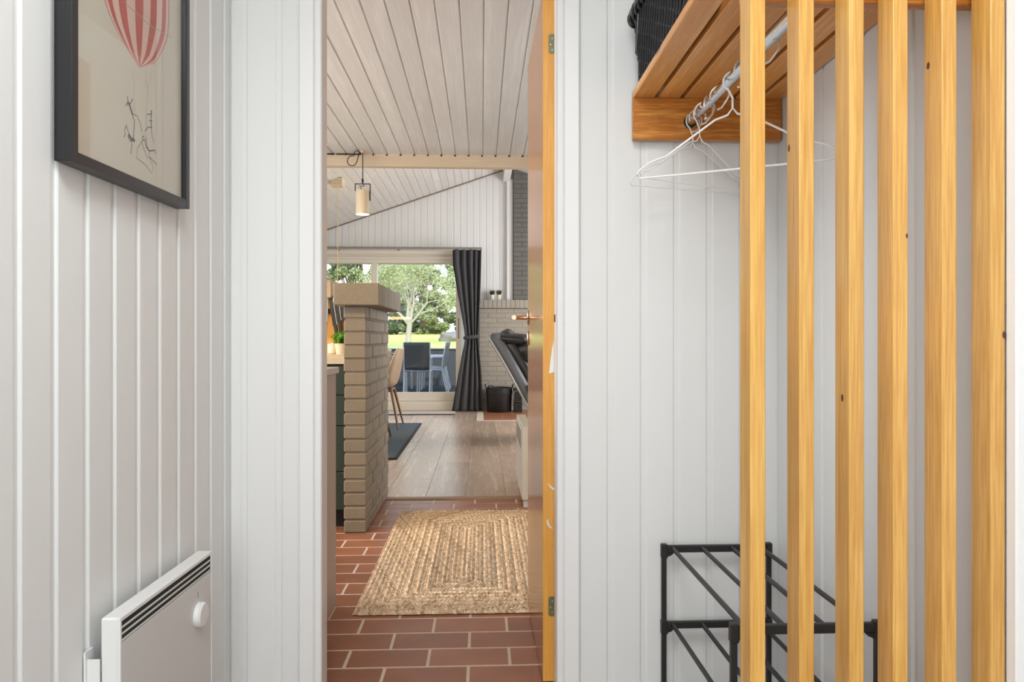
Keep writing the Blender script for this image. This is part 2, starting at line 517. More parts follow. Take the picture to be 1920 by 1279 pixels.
def link(name, data, parent=None, loc=(0, 0, 0), rot=None, **tags):
    o = bpy.data.objects.new(name, data)
    COL.objects.link(o)
    o.location = loc
    if rot: o.rotation_euler = rot
    if parent: o.parent = parent
    for k, v in tags.items(): o[k] = v
    return o


def thing(name, label, category, loc=(0, 0, 0), rz=0.0, group=None):
    o = link(name, None, None, loc, (0, 0, rz), label=label, category=category)
    if group: o['group'] = group
    return o


def fix_normals(o):
    import bmesh
    bm = bmesh.new(); bm.from_mesh(o.data)
    bmesh.ops.recalc_face_normals(bm, faces=bm.faces)
    bm.to_mesh(o.data); bm.free()
    return o


def structure(mb, name, mats, **kw):
    return mb.build(name, mats, kind='structure', **kw)


def board_profile(pitch, t=0.014, lip=0.013, rec=0.005):
    return [(0, 0), (pitch, 0), (pitch, t - rec), (pitch - lip, t - rec), (pitch - lip - 0.0015, t - 0.0015), (pitch - lip - 0.004, t), (0.004, t), (0.0012, t - 0.0015), (0, t - rec)]


def lerp(a, b, t): return a + (b - a) * t


def interp(tab, x):
    for (x0, y0), (x1, y1) in zip(tab, tab[1:]):
        if (x0 <= x <= x1) or (x1 <= x <= x0):
            return lerp(y0, y1, (x - x0) / (x1 - x0))
    return tab[0][1] if abs(x - tab[0][0]) < abs(x - tab[-1][0]) else tab[-1][1]


CEIL = 2.30
YW = 1.96           # hall face of the door wall
SLW = 0.0276        # the left wall runs a little out of square
XL0 = -0.6776
GY = 10.05          # gable wall
XSIDE = 0.8233      # alcove side wall


def xleft(y): return XL0 + SLW * (y - YW)


# ================================================================== SETTING
# ---- hall left wall, built board by board
wl_ang = -math.atan(SLW)
wlm = MB()
wlm.prism([(xleft(-1.5) - 0.12, -1.5), (xleft(-1.5) - 0.014, -1.5), (xleft(2.06) - 0.014, 2.06), (xleft(2.06) - 0.12, 2.06)], 'z', 0, CEIL)
wall_left = structure(wlm, 'wall_left', M_backing)
bp = 0.0894
# local profile: x runs along the wall, y outwards
pm = MB().prism([(-b, a) for a, b in [(p[0], -p[1]) for p in board_profile(bp)]], 'z', 0, CEIL).mesh('wall_board', M_white)
k = 0
y = 1.1091 + 0.009 - 0.0894 * 29
while y < YW - 0.01:
    link('board', pm, wall_left, (xleft(y) - 0.014, y, 0), (0, 0, wl_ang))
    y += bp
for o in [c for c in wall_left.children][:1]:
    fix_normals(o)

# ---- door wall
wfm = MB()
wfm.box(-0.80, -0.445, YW + 0.014, 2.06, 0, CEIL)
wfm.box(0.222, 1.45, YW + 0.014, 2.06, 0, CEIL)
wfm.box(-0.445, 0.222, YW + 0.014, 2.06, 2.03, CEIL)
wfm.box(-2.95, -0.80, 1.99, 2.06, 0, CEIL)
wall_front = structure(wfm, 'wall_front', M_backing)
fp = 0.0925


def front_board(x0, x1, z0=0.0, z1=CEIL):
    pr = board_profile(x1 - x0, rec=0.003)
    o = MB().prism([(x0 + a, YW + 0.014 - b) for a, b in pr], 'z', z0, z1).build('board', M_white, wall_front)
    fix_normals(o)


xs = [-0.6776, -0.635, -0.5425, -0.4500]
for a, b in zip(xs, xs[1:]): front_board(a, b)
xs = [0.2300] + [0.2690 + fp * i for i in range(7)]
for a, b in zip(xs, xs[1:]):
    if a < XSIDE: front_board(a, b if b < XSIDE else XSIDE + 0.03)
front_board(-0.44, 0.22, 2.05)

# ---- alcove side wall (faces left) and its front edge board
wsm = MB().box(XSIDE + 0.014, 0.95, 1.10, YW + 0.02, 0, CEIL)
wall_side = structure(wsm, 'wall_right', M_backing)
sb = [YW, 1.87, 1.78, 1.6865, 1.595, 1.503, 1.412, 1.3211, 1.23, 1.139, 1.092]
for a, b in zip(sb[1:], sb):
    w = b - a
    pr = board_profile(w)
    o = MB().prism([(XSIDE + 0.014 - q, b - p) for p, q in pr], 'z', 0, CEIL).build('board', M_white, wall_side)
    fix_normals(o)
structure(MB().box(XSIDE + 0.001, 0.848, 1.068, 1.092, 0, CEIL, bev=0.003).box(0.848, 0.97, 1.060, 1.10, 0, CEIL, bev=0.004), 'trim_1', M_trim)
structure(MB().box(0.97, 1.45, 1.07, 1.10, 0, CEIL), 'wall_alcove', M_white)
structure(MB().box(1.35, 1.45, -1.5, 1.08, 0, CEIL), 'wall_hall', M_white)
structure(MB().box(-0.95, 1.45, -1.6, -1.5, 0, CEIL), 'wall_back', M_white)

# ---- door frame: jambs with a rebate, casings
def casing(x_in, x_out, name):
    d = 1 if x_out > x_in else -1
    pr = [(x_in, YW + 0.01), (x_in, YW - 0.008), (x_in + d * 0.003, YW - 0.011), (x_in + d * 0.016, YW - 0.011), (x_in + d * 0.018, YW - 0.007), (x_in + d * 0.022, YW - 0.013),
          (x_out - d * 0.004, YW - 0.015), (x_out, YW - 0.012), (x_out, YW + 0.01)]
    return fix_normals(structure(MB().prism(pr, 'z', 0, 2.06), name, M_trim))


casing(-0.4322, -0.4926, 'trim_2')
casing(0.2065, 0.2687, 'trim_3')
structure(MB().box(-0.4926, 0.2687, YW - 0.013, YW + 0.01, 1.995, 2.06), 'trim_4', M_trim)
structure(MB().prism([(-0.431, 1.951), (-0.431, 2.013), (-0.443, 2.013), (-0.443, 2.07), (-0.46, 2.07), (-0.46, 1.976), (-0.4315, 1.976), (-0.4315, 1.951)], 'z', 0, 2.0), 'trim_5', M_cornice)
jr = structure(MB().prism([(0.2053, 1.951), (0.2053, 2.013), (0.218, 2.013), (0.218, 2.07), (0.236, 2.07), (0.236, 1.976), (0.2058, 1.976), (0.2058, 1.951)], 'z', 0, 2.0), 'trim_6', M_trim)
MB().box(0.2040, 0.2054, 1.985, 2.005, 1.045, 1.066).build('strike_hole', M_dark, jr)
structure(MB().box(-0.46, 0.236, 1.95, 2.07, 1.995, 2.03), 'trim_7', M_trim)

# ---- floors
structure(MB().box(-0.95, 1.45, -1.6, 1.95, -0.1, -0.004), 'floor_hall', M_hallfloor)
flm = MB().box(-2.95, 0.40, 1.93, 4.46, -0.1, -0.0012)
floor_tile = structure(flm, 'floor', M_grout)
TL, TW, J = 0.2525, 0.1260, 0.009
tile_me = [MB().box(-TL / 2 + J / 2, TL / 2 - J / 2, -TW / 2 + J / 2, TW / 2 - J / 2, -0.02, 0.0, bev=0.0016).mesh('tile', M_tile)]


def tile_piece(x0, x1, y0, y1):
    if x1 - x0 < 0.02: return
    if abs((x1 - x0) - (TL - J)) < 1e-4 and abs((y1 - y0) - (TW - J)) < 1e-4:
        link('tile', tile_me[0], floor_tile, ((x0 + x1) / 2, (y0 + y1) / 2, 0))
    else:
        cx, cy = (x0 + x1) / 2, (y0 + y1) / 2
        MB().box(x0 - cx, x1 - cx, y0 - cy, y1 - cy, -0.02, 0, bev=0.0016).build('tile', M_tile, floor_tile, (cx, cy, 0))


XT0, XT1 = -1.36, 0.34
row = 0
yb = 2.562
r0 = -4
while True:
    y0 = yb + r0 * TW + J / 2
    if y0 > 4.44: break
    y1 = min(y0 + TW - J, 4.452)
    ph = 0.0870 if r0 % 2 else -0.0405
    i = math.floor((XT0 - ph) / TL)
    while True:
        x0 = ph + i * TL + J / 2
        x1 = x0 + TL - J
        if x0 >= XT1: break
        tile_piece(max(x0, XT0), min(x1, XT1), y0, y1)
        i += 1
    r0 += 1

flw = MB().box(-2.95, 2.6, 4.46, GY + 0.1, -0.1, -0.012)
floor_wood = structure(flw, 'floor_living', M_gap)
plank_me = [MB().box(-0.1262, 0.1262, -0.65, 0.65, -0.012, 0.0, bev=0.0012).mesh('plank', M_plank)]
px = -0.352 - 0.2535 * 10
ci = 0
while px < 2.6:
    off = (0.0, 0.47, 0.88, 0.25, 0.7)[ci % 5]
    y = 4.47 - off
    while y < GY:
        y0, y1 = max(y, 4.472), min(y + 1.298, GY)
        if y1 - y0 > 0.05:
            x0, x1 = max(px + 0.0006, -2.95), min(px + 0.2529, 2.6)
            if y1 - y0 > 1.297 and x1 - x0 > 0.252:
                link('plank', plank_me[0], floor_wood, ((x0 + x1) / 2, (y0 + y1) / 2, 0))
            else:
                cx, cy = (x0 + x1) / 2, (y0 + y1) / 2
                MB().box(x0 - cx, x1 - cx, y0 - cy, y1 - cy, -0.012, 0, bev=0.0012).build('plank', M_plank, floor_wood, (cx, cy, 0))
        y += 1.3
    px += 0.2535
    ci += 1
structure(MB().prism([(4.435, 0), (4.44, 0.007), (4.485, 0.009), (4.495, 0.0)], 'x', -2.0, 0.34), 'trim_8', M_threshold)

# ---- flat ceiling of hall and kitchen
structure(MB().box(-0.95, 1.45, -1.6, 2.06, CEIL, CEIL + 0.1), 'ceiling_hall', M_white)
ceiling = structure(MB().box(-3.05, 2.7, 2.06, 5.14, CEIL + 0.012, CEIL + 0.12), 'ceiling', M_gap)


def ceil_profile(p):   # hangs downward: outline in (across, up)
    return [(0.0012, 0.012), (0.0012, 0.004), (0.004, 0.0), (p - 0.0065, 0.0), (p - 0.0045, 0.003), (p - 0.0045, 0.0065), (p + 0.001, 0.0065), (p + 0.001, 0.012)]


CP = 0.0960
cme = MB().prism(ceil_profile(CP), 'y', 2.06, 5.085).mesh('ceiling_board', M_ceil)
x = 0.0026 - CP * 29
first = True
while x < 0.34:
    o = link('board', cme, ceiling, (x + 0.0075, 0, CEIL))
    if first: fix_normals(o); first = False
    x += CP
structure(MB().box(-2.95, 2.6, 5.085, 5.15, 2.214, CEIL + 0.01, bev=0.004), 'trim_10', M_beam)
for i in range(-30, 4):     # dark notch where each ceiling groove meets the beam
    pass

# ---- partition right of the open door, kitchen left wall, living room shell
structure(MB().box(0.345, 0.42, 2.06, 4.95, 0, CEIL), 'wall_passage', M_white)
structure(MB().box(0.345, 2.7, 4.95, 5.05, 0, CEIL), 'wall_partition', M_white)
structure(MB().box(-3.05, -2.95, 1.95, GY + 0.1, 0, 2.45), 'wall_kitchen', M_white)
structure(MB().box(2.6, 2.7, 4.95, GY + 0.1, 0, 2.95), 'wall_living', M_white)
RX, RZ, SL = 0.3674, 3.3866, 0.3475
structure(MB().prism([(-3.0, CEIL), (-3.0, RZ - SL * (RX + 3.0) + 0.05), (RX, RZ + 0.05), (2.7, RZ - SL * (2.7 - RX) + 0.05), (2.7, CEIL)], 'y', 5.09, 5.14), 'wall_gable', M_white)
# gable wall at the far end with an opening for the patio doors
OX0, OX1, OZ = -2.90, -0.2813, 2.195
zs = lambda xx: RZ - SL * abs(xx - RX)
gm = MB()
gm.prism([(-3.05, 0), (OX0, 0), (OX0, zs(OX0) + .1), (-3.05, zs(-3.05) + .1)], 'y', GY + 0.016, GY + 0.14)
gm.prism([(OX0, OZ), (OX1, OZ), (OX1, zs(OX1) + .1), (OX0, zs(OX0) + .1)], 'y', GY + 0.016, GY + 0.14)
gm.prism([(OX1, 0), (2.7, 0), (2.7, zs(2.7) + .1), (RX, RZ + .1), (OX1, zs(OX1) + .1)], 'y', GY + 0.016, GY + 0.14)
wall_far = structure(gm, 'wall_far', M_backing)
GP = 0.0914
x = OX0 - 0.05
while x < 0.40:
    x1 = x + GP
    z0 = OZ if x1 - 0.02 < OX1 else 0.0
    pr = board_profile(GP, 0.016, 0.009, 0.006)
    mb = MB()
    n = len(pr)
    vs = [(x + a, GY + 0.016 - b, z0) for a, b in pr] + [(x + a, GY + 0.016 - b, zs(x + a) + 0.02) for a, b in pr]
    fs = [tuple(range(n))[::-1], tuple(range(n, 2 * n))] + [(i, (i + 1) % n, n + (i + 1) % n, n + i) for i in range(n)]
    mb.add(vs, fs)
    fix_normals(mb.build('board', M_white, wall_far))
    x = x1
# roof lining: two slopes of boards running towards the gable
sang = math.atan(SL)
roof = MB()
roof.prism([(-3.1, zs(-3.1) + 0.016), (RX, RZ + 0.016), (2.75, zs(2.75) + 0.016), (2.75, zs(2.75) + 0.16), (RX, RZ + 0.16), (-3.1, zs(-3.1) + 0.16)], 'y', 5.09, GY + 0.3)
ceil2 = structure(roof, 'ceiling_living', M_gap)
vme = MB().prism(ceil_profile(CP), 'y', 5.15, GY).mesh('roof_board', M_ceil)
first = True
for side, cnt in ((-1, 37), (1, 26)):
    for i in range(cnt):
        d = i * CP
        if side < 0:
            xx = RX - (d + CP) * math.cos(sang); rot = (0, -sang, 0)
        else:
            xx = RX + d * math.cos(sang); rot = (0, sang, 0)
        o = link('board', vme, ceil2, (xx, 0, zs(xx)), rot)
        if first: fix_normals(o); first = False
structure(MB().box(0.300, 0.398, 5.15, GY, 3.19, RZ - 0.005, bev=0.004), 'trim_11', M_trim)
structure(MB().box(0.353, 0.437, 9.98, GY + 0.01, 1.53, 3.22, bev=0.003), 'trim_12', M_trim)
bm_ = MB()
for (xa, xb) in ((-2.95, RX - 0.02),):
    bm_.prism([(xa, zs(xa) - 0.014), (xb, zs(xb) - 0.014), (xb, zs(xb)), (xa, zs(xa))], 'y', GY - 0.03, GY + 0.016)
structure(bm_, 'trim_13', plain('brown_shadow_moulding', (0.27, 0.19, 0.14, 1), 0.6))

# ================================================================== PATIO DOORS
win = link('window_1', None, kind='structure')
WY0, WY1 = 9.86, 10.06
MB().box(OX0, OX1 - 0.0, WY0 + 0.03, WY1, 2.03, OZ, bev=0.004).box(OX0, OX1, WY0 + 0.012, WY0 + 0.04, 2.085, 2.12, bev=0.004).box(OX0, OX1, WY0 - 0.0, WY0 + 0.04, 2.15, OZ + 0.01, bev=0.004).build('window_frame', M_sash, win)
MB().box(OX0, OX1, WY0, WY1, 0.0, 0.128, bev=0.006).build('window_sill', M_sash, win)
MB().box(OX0, OX0 + 0.05, WY0 + 0.03, WY1, 0.12, 2.05).build('side_jamb', M_sash, win)
s1 = link('sash', MB().box(-1.4365, -0.2813, WY0 + 0.05, WY0 + 0.10, 0.13, 0.252, bev=0.004).box(-1.4365, -0.2813, WY0 + 0.05, WY0 + 0.10, 2.0322, 2.10, bev=0.003).box(-0.3552, -0.2813, WY0 + 0.05, WY0 + 0.10, 0.13, 2.10, bev=0.004).box(-1.517, -1.4365, WY0 + 0.05, WY0 + 0.10, 0.13, 2.10, bev=0.004).mesh('sash', M_sash), win)
MB().box(-1.44, -0.352, WY0 + 0.072, WY0 + 0.080, 0.25, 2.035).build('pane', M_winglass, s1)
MB().tube([(-0.318, WY0 + 0.05, 1.0), (-0.318, WY0 + 0.022, 1.02), (-0.318, WY0 + 0.022, 1.25), (-0.318, WY0 + 0.05, 1.27)], 0.007, 8).build('pull_handle', M_rail, s1, smooth=True)
s2 = link('sash', MB().box(OX0 + 0.05, -1.46, WY0 + 0.11, WY0 + 0.16, 0.13, 0.252).box(OX0 + 0.05, -1.46, WY0 + 0.11, WY0 + 0.16, 2.0322, 2.10).box(OX0 + 0.05, OX0 + 0.12, WY0 + 0.11, WY0 + 0.16, 0.13, 2.10).box(-1.517, -1.44, WY0 + 0.11, WY0 + 0.16, 0.13, 2.10).mesh('sash', M_sash), win)
MB().box(OX0 + 0.115, -1.515, WY0 + 0.132, WY0 + 0.140, 0.25, 2.035).build('pane', M_winglass, s2)

# ================================================================== CHIMNEY AND FIREPLACE (built of bricks)
def brick_wall(name, kind_mat, joint_mat, x0, x1, yf, yb, z0, z1, bl, course, parent=None, jt=0.010, depth=0.05, rec=0.006, phase=0.0):
    core = MB().box(x0 + rec, x1 - rec, yf + rec, yb, z0, z1 - 0.002)
    o = structure(core, name, joint_mat) if parent is None else core.build(name, joint_mat, parent)
    shared = {}
    rows = round((z1 - z0) / course)
    ch = (z1 - z0) / rows
    for r in range(rows):
        a = x0 - (bl / 2 if (r % 2) else 0) - phase
        while a < x1 - 0.012:
            b = a + bl
            xa, xb = max(a, x0) , min(b, x1)
            w = xb - xa - jt
            if w > 0.015:
                key = round(w, 4)
                if key not in shared:
                    shared[key] = MB().box(-w / 2, w / 2, 0, depth, jt / 2, ch - jt / 2, bev=0.004).mesh('brick', kind_mat)
                link('brick', shared[key], o, ((xa + xb) / 2, yf + random.uniform(0, 0.0025), z0 + r * ch))
            a = b
    return o


fire = brick_wall('wall_fireplace', M_fire, M_firejoint, -0.0367, 1.25, 9.88, 10.04, 0.0, 1.4112, 0.24, 0.0667)
m = MB().box(-0.0367, 0.18, -0.055 / 2, 0.0, 0, 0.11)
rl = MB().box(0.004, 0.056, 9.84, 10.04, 1.4142, 1.5287, bev=0.004).mesh('mantel_brick', M_fire)
MB().box(-0.030, 1.25, 9.846, 10.04, 1.412, 1.524).build('mantel_mortar', M_firejoint, fire)
for i in range(21):
    link('mantel_brick', rl, fire, (-0.0407 + i * 0.0625, random.uniform(0, 0.003), 0))
brick_wall('wall_chimney', M_chim, M_chimjoint, 0.4372, 1.2, 9.93, 10.06, 1.5300, 3.42, 0.24, 0.0667)
hearth = MB().box(-0.062, 1.3, 8.62, 9.87, -0.01, 0.004)
ho = structure(hearth, 'floor_hearth', plain('pale_hearth_edging', (0.58, 0.50, 0.40, 1), 0.7))
hm = MB().box(-0.118, 0.118, -0.055, 0.055, 0.0, 0.004, bev=0.002).mesh('tile', M_tile)
for i in range(5):
    for j in range(10):
        link('tile', hm, ho, (0.145 + i * 0.242 - (0.0 if j % 2 else 0.0), 8.735 + j * 0.114, 0.004))

# ================================================================== KITCHEN HALF WALL
DX0, DX1, DY0, DY1 = -0.7035, -0.5917, 3.688, 4.566
CZ = 1.1668
div = structure(MB().box(DX0 + 0.005, DX1 - 0.005, DY0 + 0.006, DY1, 0, CZ), 'wall_divider', M_joint)
crs = CZ / 17
bsh = {}
for r in range(17):
    a = DY0
    first = True
    while a < DY1 - 0.01:
        b = a + ((0.24 if r % 2 else 0.12) if first else 0.24)
        first = False
        ya, yb_ = a, min(b, DY1)
        L = yb_ - ya - 0.009
        if L > 0.015:
            key = round(L, 4)
            if key not in bsh:
                bsh[key] = MB().box(DX0, DX1, -L / 2, L / 2, 0.0045, crs - 0.0045, bev=0.004).mesh('brick', M_brickpaint)
            y_off = 0.0045 if ya == DY0 else 0.0
            link('brick', bsh[key], div, (random.uniform(-0.0022, 0.0022), (ya + yb_) / 2 - y_off, r * crs), (0, 0, random.uniform(-0.003, 0.003)))
        a = b
cop = MB().box(-0.7472, -0.5188, -0.0315, 0.0315, CZ, 1.2790, bev=0.004).mesh('coping_brick', M_brickpaint)
for i in range(15):
    link('coping_brick', cop, div, (random.uniform(-0.001, 0.001), 3.641 + 0.0315 + i * 0.0645, 0))

# back wall of the kitchen niche with warm backsplash
wn_ = structure(MB().box(-2.95, -0.7047, 4.57, 4.66, 0, 1.25).box(-2.95, -0.935, 4.50, 4.70, 1.25, 1.365, bev=0.006), 'wall_niche', M_brickpaint)
MB().box(-2.95, -0.706, 4.558, 4.57, 0.90, 1.25).build('backsplash', M_splash, wn_)

# ================================================================== KITCHEN FURNITURE
t = thing('kitchen_cabinet', 'taupe end-panelled low kitchen cabinet just inside the doorway on the left', 'cabinet', (-0.86, 2.40, 0))
MB().box(-0.30, 0.296, -0.295, 0.293, 0.0, 0.868, bev=0.002).build('carcass', M_cab, t)
MB().box(0.296, 0.3156, -0.30, 0.30, 0.0, 0.868, bev=0.002).build('end_panel', M_cab, t)
MB().box(-0.31, 0.325, -0.31, 0.312, 0.868, 0.892, bev=0.003).build('cabinet_top', M_cabtop, t)
t = thing('base_cabinet', 'dark green kitchen drawer cabinet tucked behind the brick half wall', 'cabinet', (-1.02, 4.12, 0))
MB().box(-0.31, 0.31, -0.34, 0.43, 0.10, 0.862).build('carcass', M_green, t)
MB().box(-0.31, 0.31, -0.29, 0.40, 0.0, 0.10).build('plinth', M_dark, t)
for za, zb in ((0.105, 0.300), (0.304, 0.54), (0.544, 0.70), (0.704, 0.858)):
    dr = MB().box(-0.306, 0.306, -0.36, -0.34, za, zb, bev=0.002).build('drawer', M_green, t)
    MB().box(-0.08, 0.08, -0.366, -0.36, zb - 0.02, zb - 0.008).build('drawer_grip', M_blackmetal, dr)
o = MB().box(-2.0, -0.709, 3.745, 4.555, 0.864, 0.902, bev=0.003).build('kitchen_worktop', M_counter, label='sand coloured kitchen worktop behind the brick half wall', category='worktop')
t = thing('kitchen_jar', 'small white ribbed jar on the kitchen worktop, left of the herb pot', 'jar', (-0.922, 4.47, 0.902))
MB().lathe([(0.026, 0), (0.031, 0.004), (0.031, 0.05), (0.027, 0.055)], 18).build('jar_body', M_jar, t, smooth=True)
MB().lathe([(0.029, 0.055), (0.029, 0.062), (0.006, 0.064), (0.006, 0.07)], 18).build('lid', M_trim, t, smooth=True)
t = thing('herb_pot', 'cream pot of bright green herbs on the kitchen worktop beside the brick half wall', 'plant', (-0.858, 4.42, 0.902))
MB().lathe([(0.032, 0), (0.042, 0.065), (0.039, 0.065), (0.036, 0.058)], 18).build('pot', M_jar, t, smooth=True)


def leaf_mesh(centres, size, jit=0.5, aspect=0.6, up=0.3):
    mb = MB()
    R = random.random
    for c in centres:
        n = Vector((R() * 2 - 1, R() * 2 - 1, R() * 2 - 1 + up))
        if n.length < 1e-3: n = Vector((0, 0, 1))
        n.normalize()
        a = n.orthogonal().normalized()
        a.rotate(Matrix.Rotation(R() * 6.28, 3, n))
        b = n.cross(a)
        sz = size * (1 - jit + jit * 2 * R())
        c = Vector(c)
        mb.add([c - a * sz, c + b * sz * aspect + n * sz * .15, c + a * sz, c - b * sz * aspect + n * sz * .15], [(0, 1, 2, 3)])
    return mb


leaf_mesh([(random.gauss(0, .024), random.gauss(0, .024), 0.07 + random.random() * 0.06) for _ in range(130)], 0.016).build('foliage', L_herb, t, kind='stuff')
st = MB().box(-1.20, -0.71, 4.535, 4.558, 1.155, 1.185).build('magnetic_strip', M_dark, label='dark magnetic knife strip on the orange kitchen backsplash', category='knife holder')
for i, (kx, tilt, L, hl, lab) in enumerate(((-0.976, 0.02, 0.17, 0.10, 'black kitchen knife hanging leftmost on the magnetic strip'),
                                            (-0.941, -0.15, 0.19, 0.115, 'long slanting black kitchen knife second from left on the strip'),
                                            (-0.908, -0.13, 0.16, 0.115, 'black kitchen knife leaning beside the long slanting one'),
                                            (-0.862, 0.01, 0.11, 0.05, 'short broad black cleaver next to the brick half wall'))):
    t = thing('kitchen_knife', lab, 'knife', (kx, 4.528, 1.235), 0, 'knives on the magnetic strip')
    w = 0.0145 if i < 3 else 0.024
    b_ = MB().prism([(-w, 0.02), (-w * .2, 0.045), (w, 0.02), (w, -L + 0.03), (-w, -L + 0.03)], 'y', -0.004, 0.004).build('blade', M_blade, t)
    fix_normals(b_)
    h_ = MB().box(-0.011, 0.011, -0.008, 0.008, -L - hl + 0.03, -L + 0.032, bev=0.004).build('knife_handle', M_plastic, t)
    e_ = MB().box(w - 0.004, w - 0.0005, -0.0055, -0.004, -L + 0.035, 0.018).build('cutting_edge', M_steel, t)
    t.rotation_euler = (0, tilt, 0)
light('kitchen_strip_light', 'AREA', (-1.35, 4.36, 1.34), 1.6, (1.0, 0.62, 0.25), (0.9, 0.05), (-1.35, 4.56, 0.95))
light('kitchen_spot_light', 'SPOT', (-1.25, 2.5, 2.22), 60, (1.0, 0.74, 0.42), target=(-0.75, 4.2, 0.95), spot_size=math.radians(75), spot_blend=0.6, shadow_soft_size=0.06)

# ================================================================== THE OPEN DOOR
leaf_len = 0.60
dl = MB()
dl.box(-0.0338, 0.0, 0.0, leaf_len, 0.0, 2.0, 0, bev=0.0015)
lm = dl.mesh('door_leaf', [M_dooredge, M_doorface])
for p in lm.polygons:
    if abs(p.normal.x) > 0.9: p.material_index = 1
door = link('door_1', lm, None, (0.2104, 2.0535, 0.010), (0, 0, 0.008), kind='structure')
for zc in (1.838, 0.217):
    h = MB()
    a = [(-0.0005, -0.028), (-0.014, -0.028), (-0.0180, -0.024), (-0.0180, 0.024), (-0.014, 0.028), (-0.0005, 0.028)]
    h.prism(a, 'y', -0.0016, 0.002)
    ho_ = fix_normals(h.build('hinge', M_hinge, door, (0, 0, zc)))
    MB().lathe([(0.0035, -0.028), (0.0035, 0.028)], 10, (0.002, -0.003)).build('knuckle', M_hinge, ho_, smooth=True)
    for dx, dz in ((-0.007, 0.015), (-0.012, -0.002), (-0.007, -0.018)):
        MB().box(dx - 0.002, dx + 0.002, -0.0024, -0.0016, dz - 0.002, dz + 0.002, bev=0.0006).build('screw', M_steel, ho_)
hy_ = 2.61 - 2.0535
hz = 1.0744 - 0.010
rs = MB().ellipsoid((-0.0338 - 0.002, hy_, hz), (0.006, 0.013, 0.027), 16, 10).build('handle_rose', M_brass, door, smooth=True)
MB().tube([(-0.036, hy_, hz), (-0.070, hy_, hz), (-0.086, hy_ - 0.006, hz), (-0.0925, hy_ - 0.02, hz), (-0.0935, hy_ - 0.05, hz), (-0.0935, hy_ - 0.105, hz - 0.002)], [0.0085, 0.0085, 0.0088, 0.009, 0.009, 0.0085], 12).build('door_handle', M_brass, door, smooth=True)
MB().ellipsoid((-0.0338 - 0.002, hy_, hz - 0.075), (0.006, 0.013, 0.027), 16, 10).box(-0.0425, -0.040, hy_ - 0.002, hy_ + 0.002, hz - 0.084, hz - 0.070, 1).build('key_escutcheon', [M_brass, M_dark], door, smooth=True)
sm = MB()
for poly in ([(-0.0018, 0.985), (-0.0065, 0.965), (-0.0115, 0.93), (-0.0155, 0.895), (-0.0165, 0.908 - 0.02), (-0.002, 0.892)],):
    sm.prism(poly, 'y', -0.0010, 0.0006)
sm.tube([(-0.020, 0, 0.572), (-0.013, 0, 0.562), (-0.006, 0, 0.556), (-0.001, 0, 0.553)], [0.0008, 0.0025, 0.003, 0.0035], 6, flat=1)
sm.tube([(-0.021, 0, 0.468), (-0.0195, 0, 0.455), (-0.014, 0, 0.445), (-0.006, 0, 0.441)], [0.0014, 0.003, 0.0028, 0.0012], 6)
fix_normals(sm.build('paint_smear', M_trim, door, (0, -0.0003, 0)))

# ================================================================== PICTURE ON THE LEFT WALL
FY0, FY1, FZ0, FZ1 = 1.1976, 1.6396, 1.2900, 1.93
FW = FY1 - FY0
pic = thing('picture_frame', 'black framed print of a red striped balloon hanging on the white board wall', 'picture', (xleft(FY0) + 0.0005, FY0, FZ0), wl_ang)
D = 0.0297
fr = MB()
Bd = 0.0185
H_ = FZ1 - FZ0
fr.box(0, D, 0, Bd, 0, H_, bev=0.0012).box(0, D, FW - Bd, FW, 0, H_, bev=0.0012).box(0.0002, D - .0002, Bd - .001, FW - Bd + .001, 0, Bd, bev=0.0012).box(0.0002, D - .0002, Bd - .001, FW - Bd + .001, H_ - Bd, H_, bev=0.0012)
fr.build('frame', M_black, pic)
print_ = MB().box(0.012, 0.018, Bd - 0.003, FW - Bd + 0.003, Bd - 0.003, H_ - Bd + 0.003).build('print', M_paper, pic)
MB().box(0.0225, 0.0240, Bd - 0.002, FW - Bd + 0.002, Bd - 0.002, H_ - Bd + 0.002).build('glazing', M_paneglass, pic)
PX = 0.0182


def flat_poly(mb, pts, x=PX):   # pts in (y, z) of the print
    mb.add([(x, p[0], p[1]) for p in pts], [tuple(range(len(pts)))])


def strip(mb, a, b, x=PX):      # strip between two polylines of equal length
    n = len(a)
    mb.add([(x, p[0], p[1]) for p in a] + [(x, p[0], p[1]) for p in b], [(i, i + 1, n + i + 1, n + i) for i in range(n - 1)])


def line(mb, pts, w, x=PX):
    pts = [Vector((p[0], p[1])) for p in pts]
    L, R = [], []
    for i, p in enumerate(pts):
        t_ = (pts[min(i + 1, len(pts) - 1)] - pts[max(i - 1, 0)])
        t_.normalize()
        n_ = Vector((-t_.y, t_.x)) * w / 2
        L.append(p + n_); R.append(p - n_)
    strip(mb, L, R, x)


# pixel measurements of the print turned into its own plane (y along the wall, z up) once
F_, T_ = 1340.0, 57.0 / 1340.0


def art(px, py):
    s = (px - 960) / F_
    u = (s + T_) / (1 - s * T_)
    th = math.atan(T_)
    c0 = XL0 - SLW * YW + PX + 0.0005
    Y = c0 / (u - SLW)
    X = u * Y
    z = 1.0 + (634 - py) * (X * math.sin(th) + Y * math.cos(th)) / F_
    return (Y - FY0, z - FZ0)


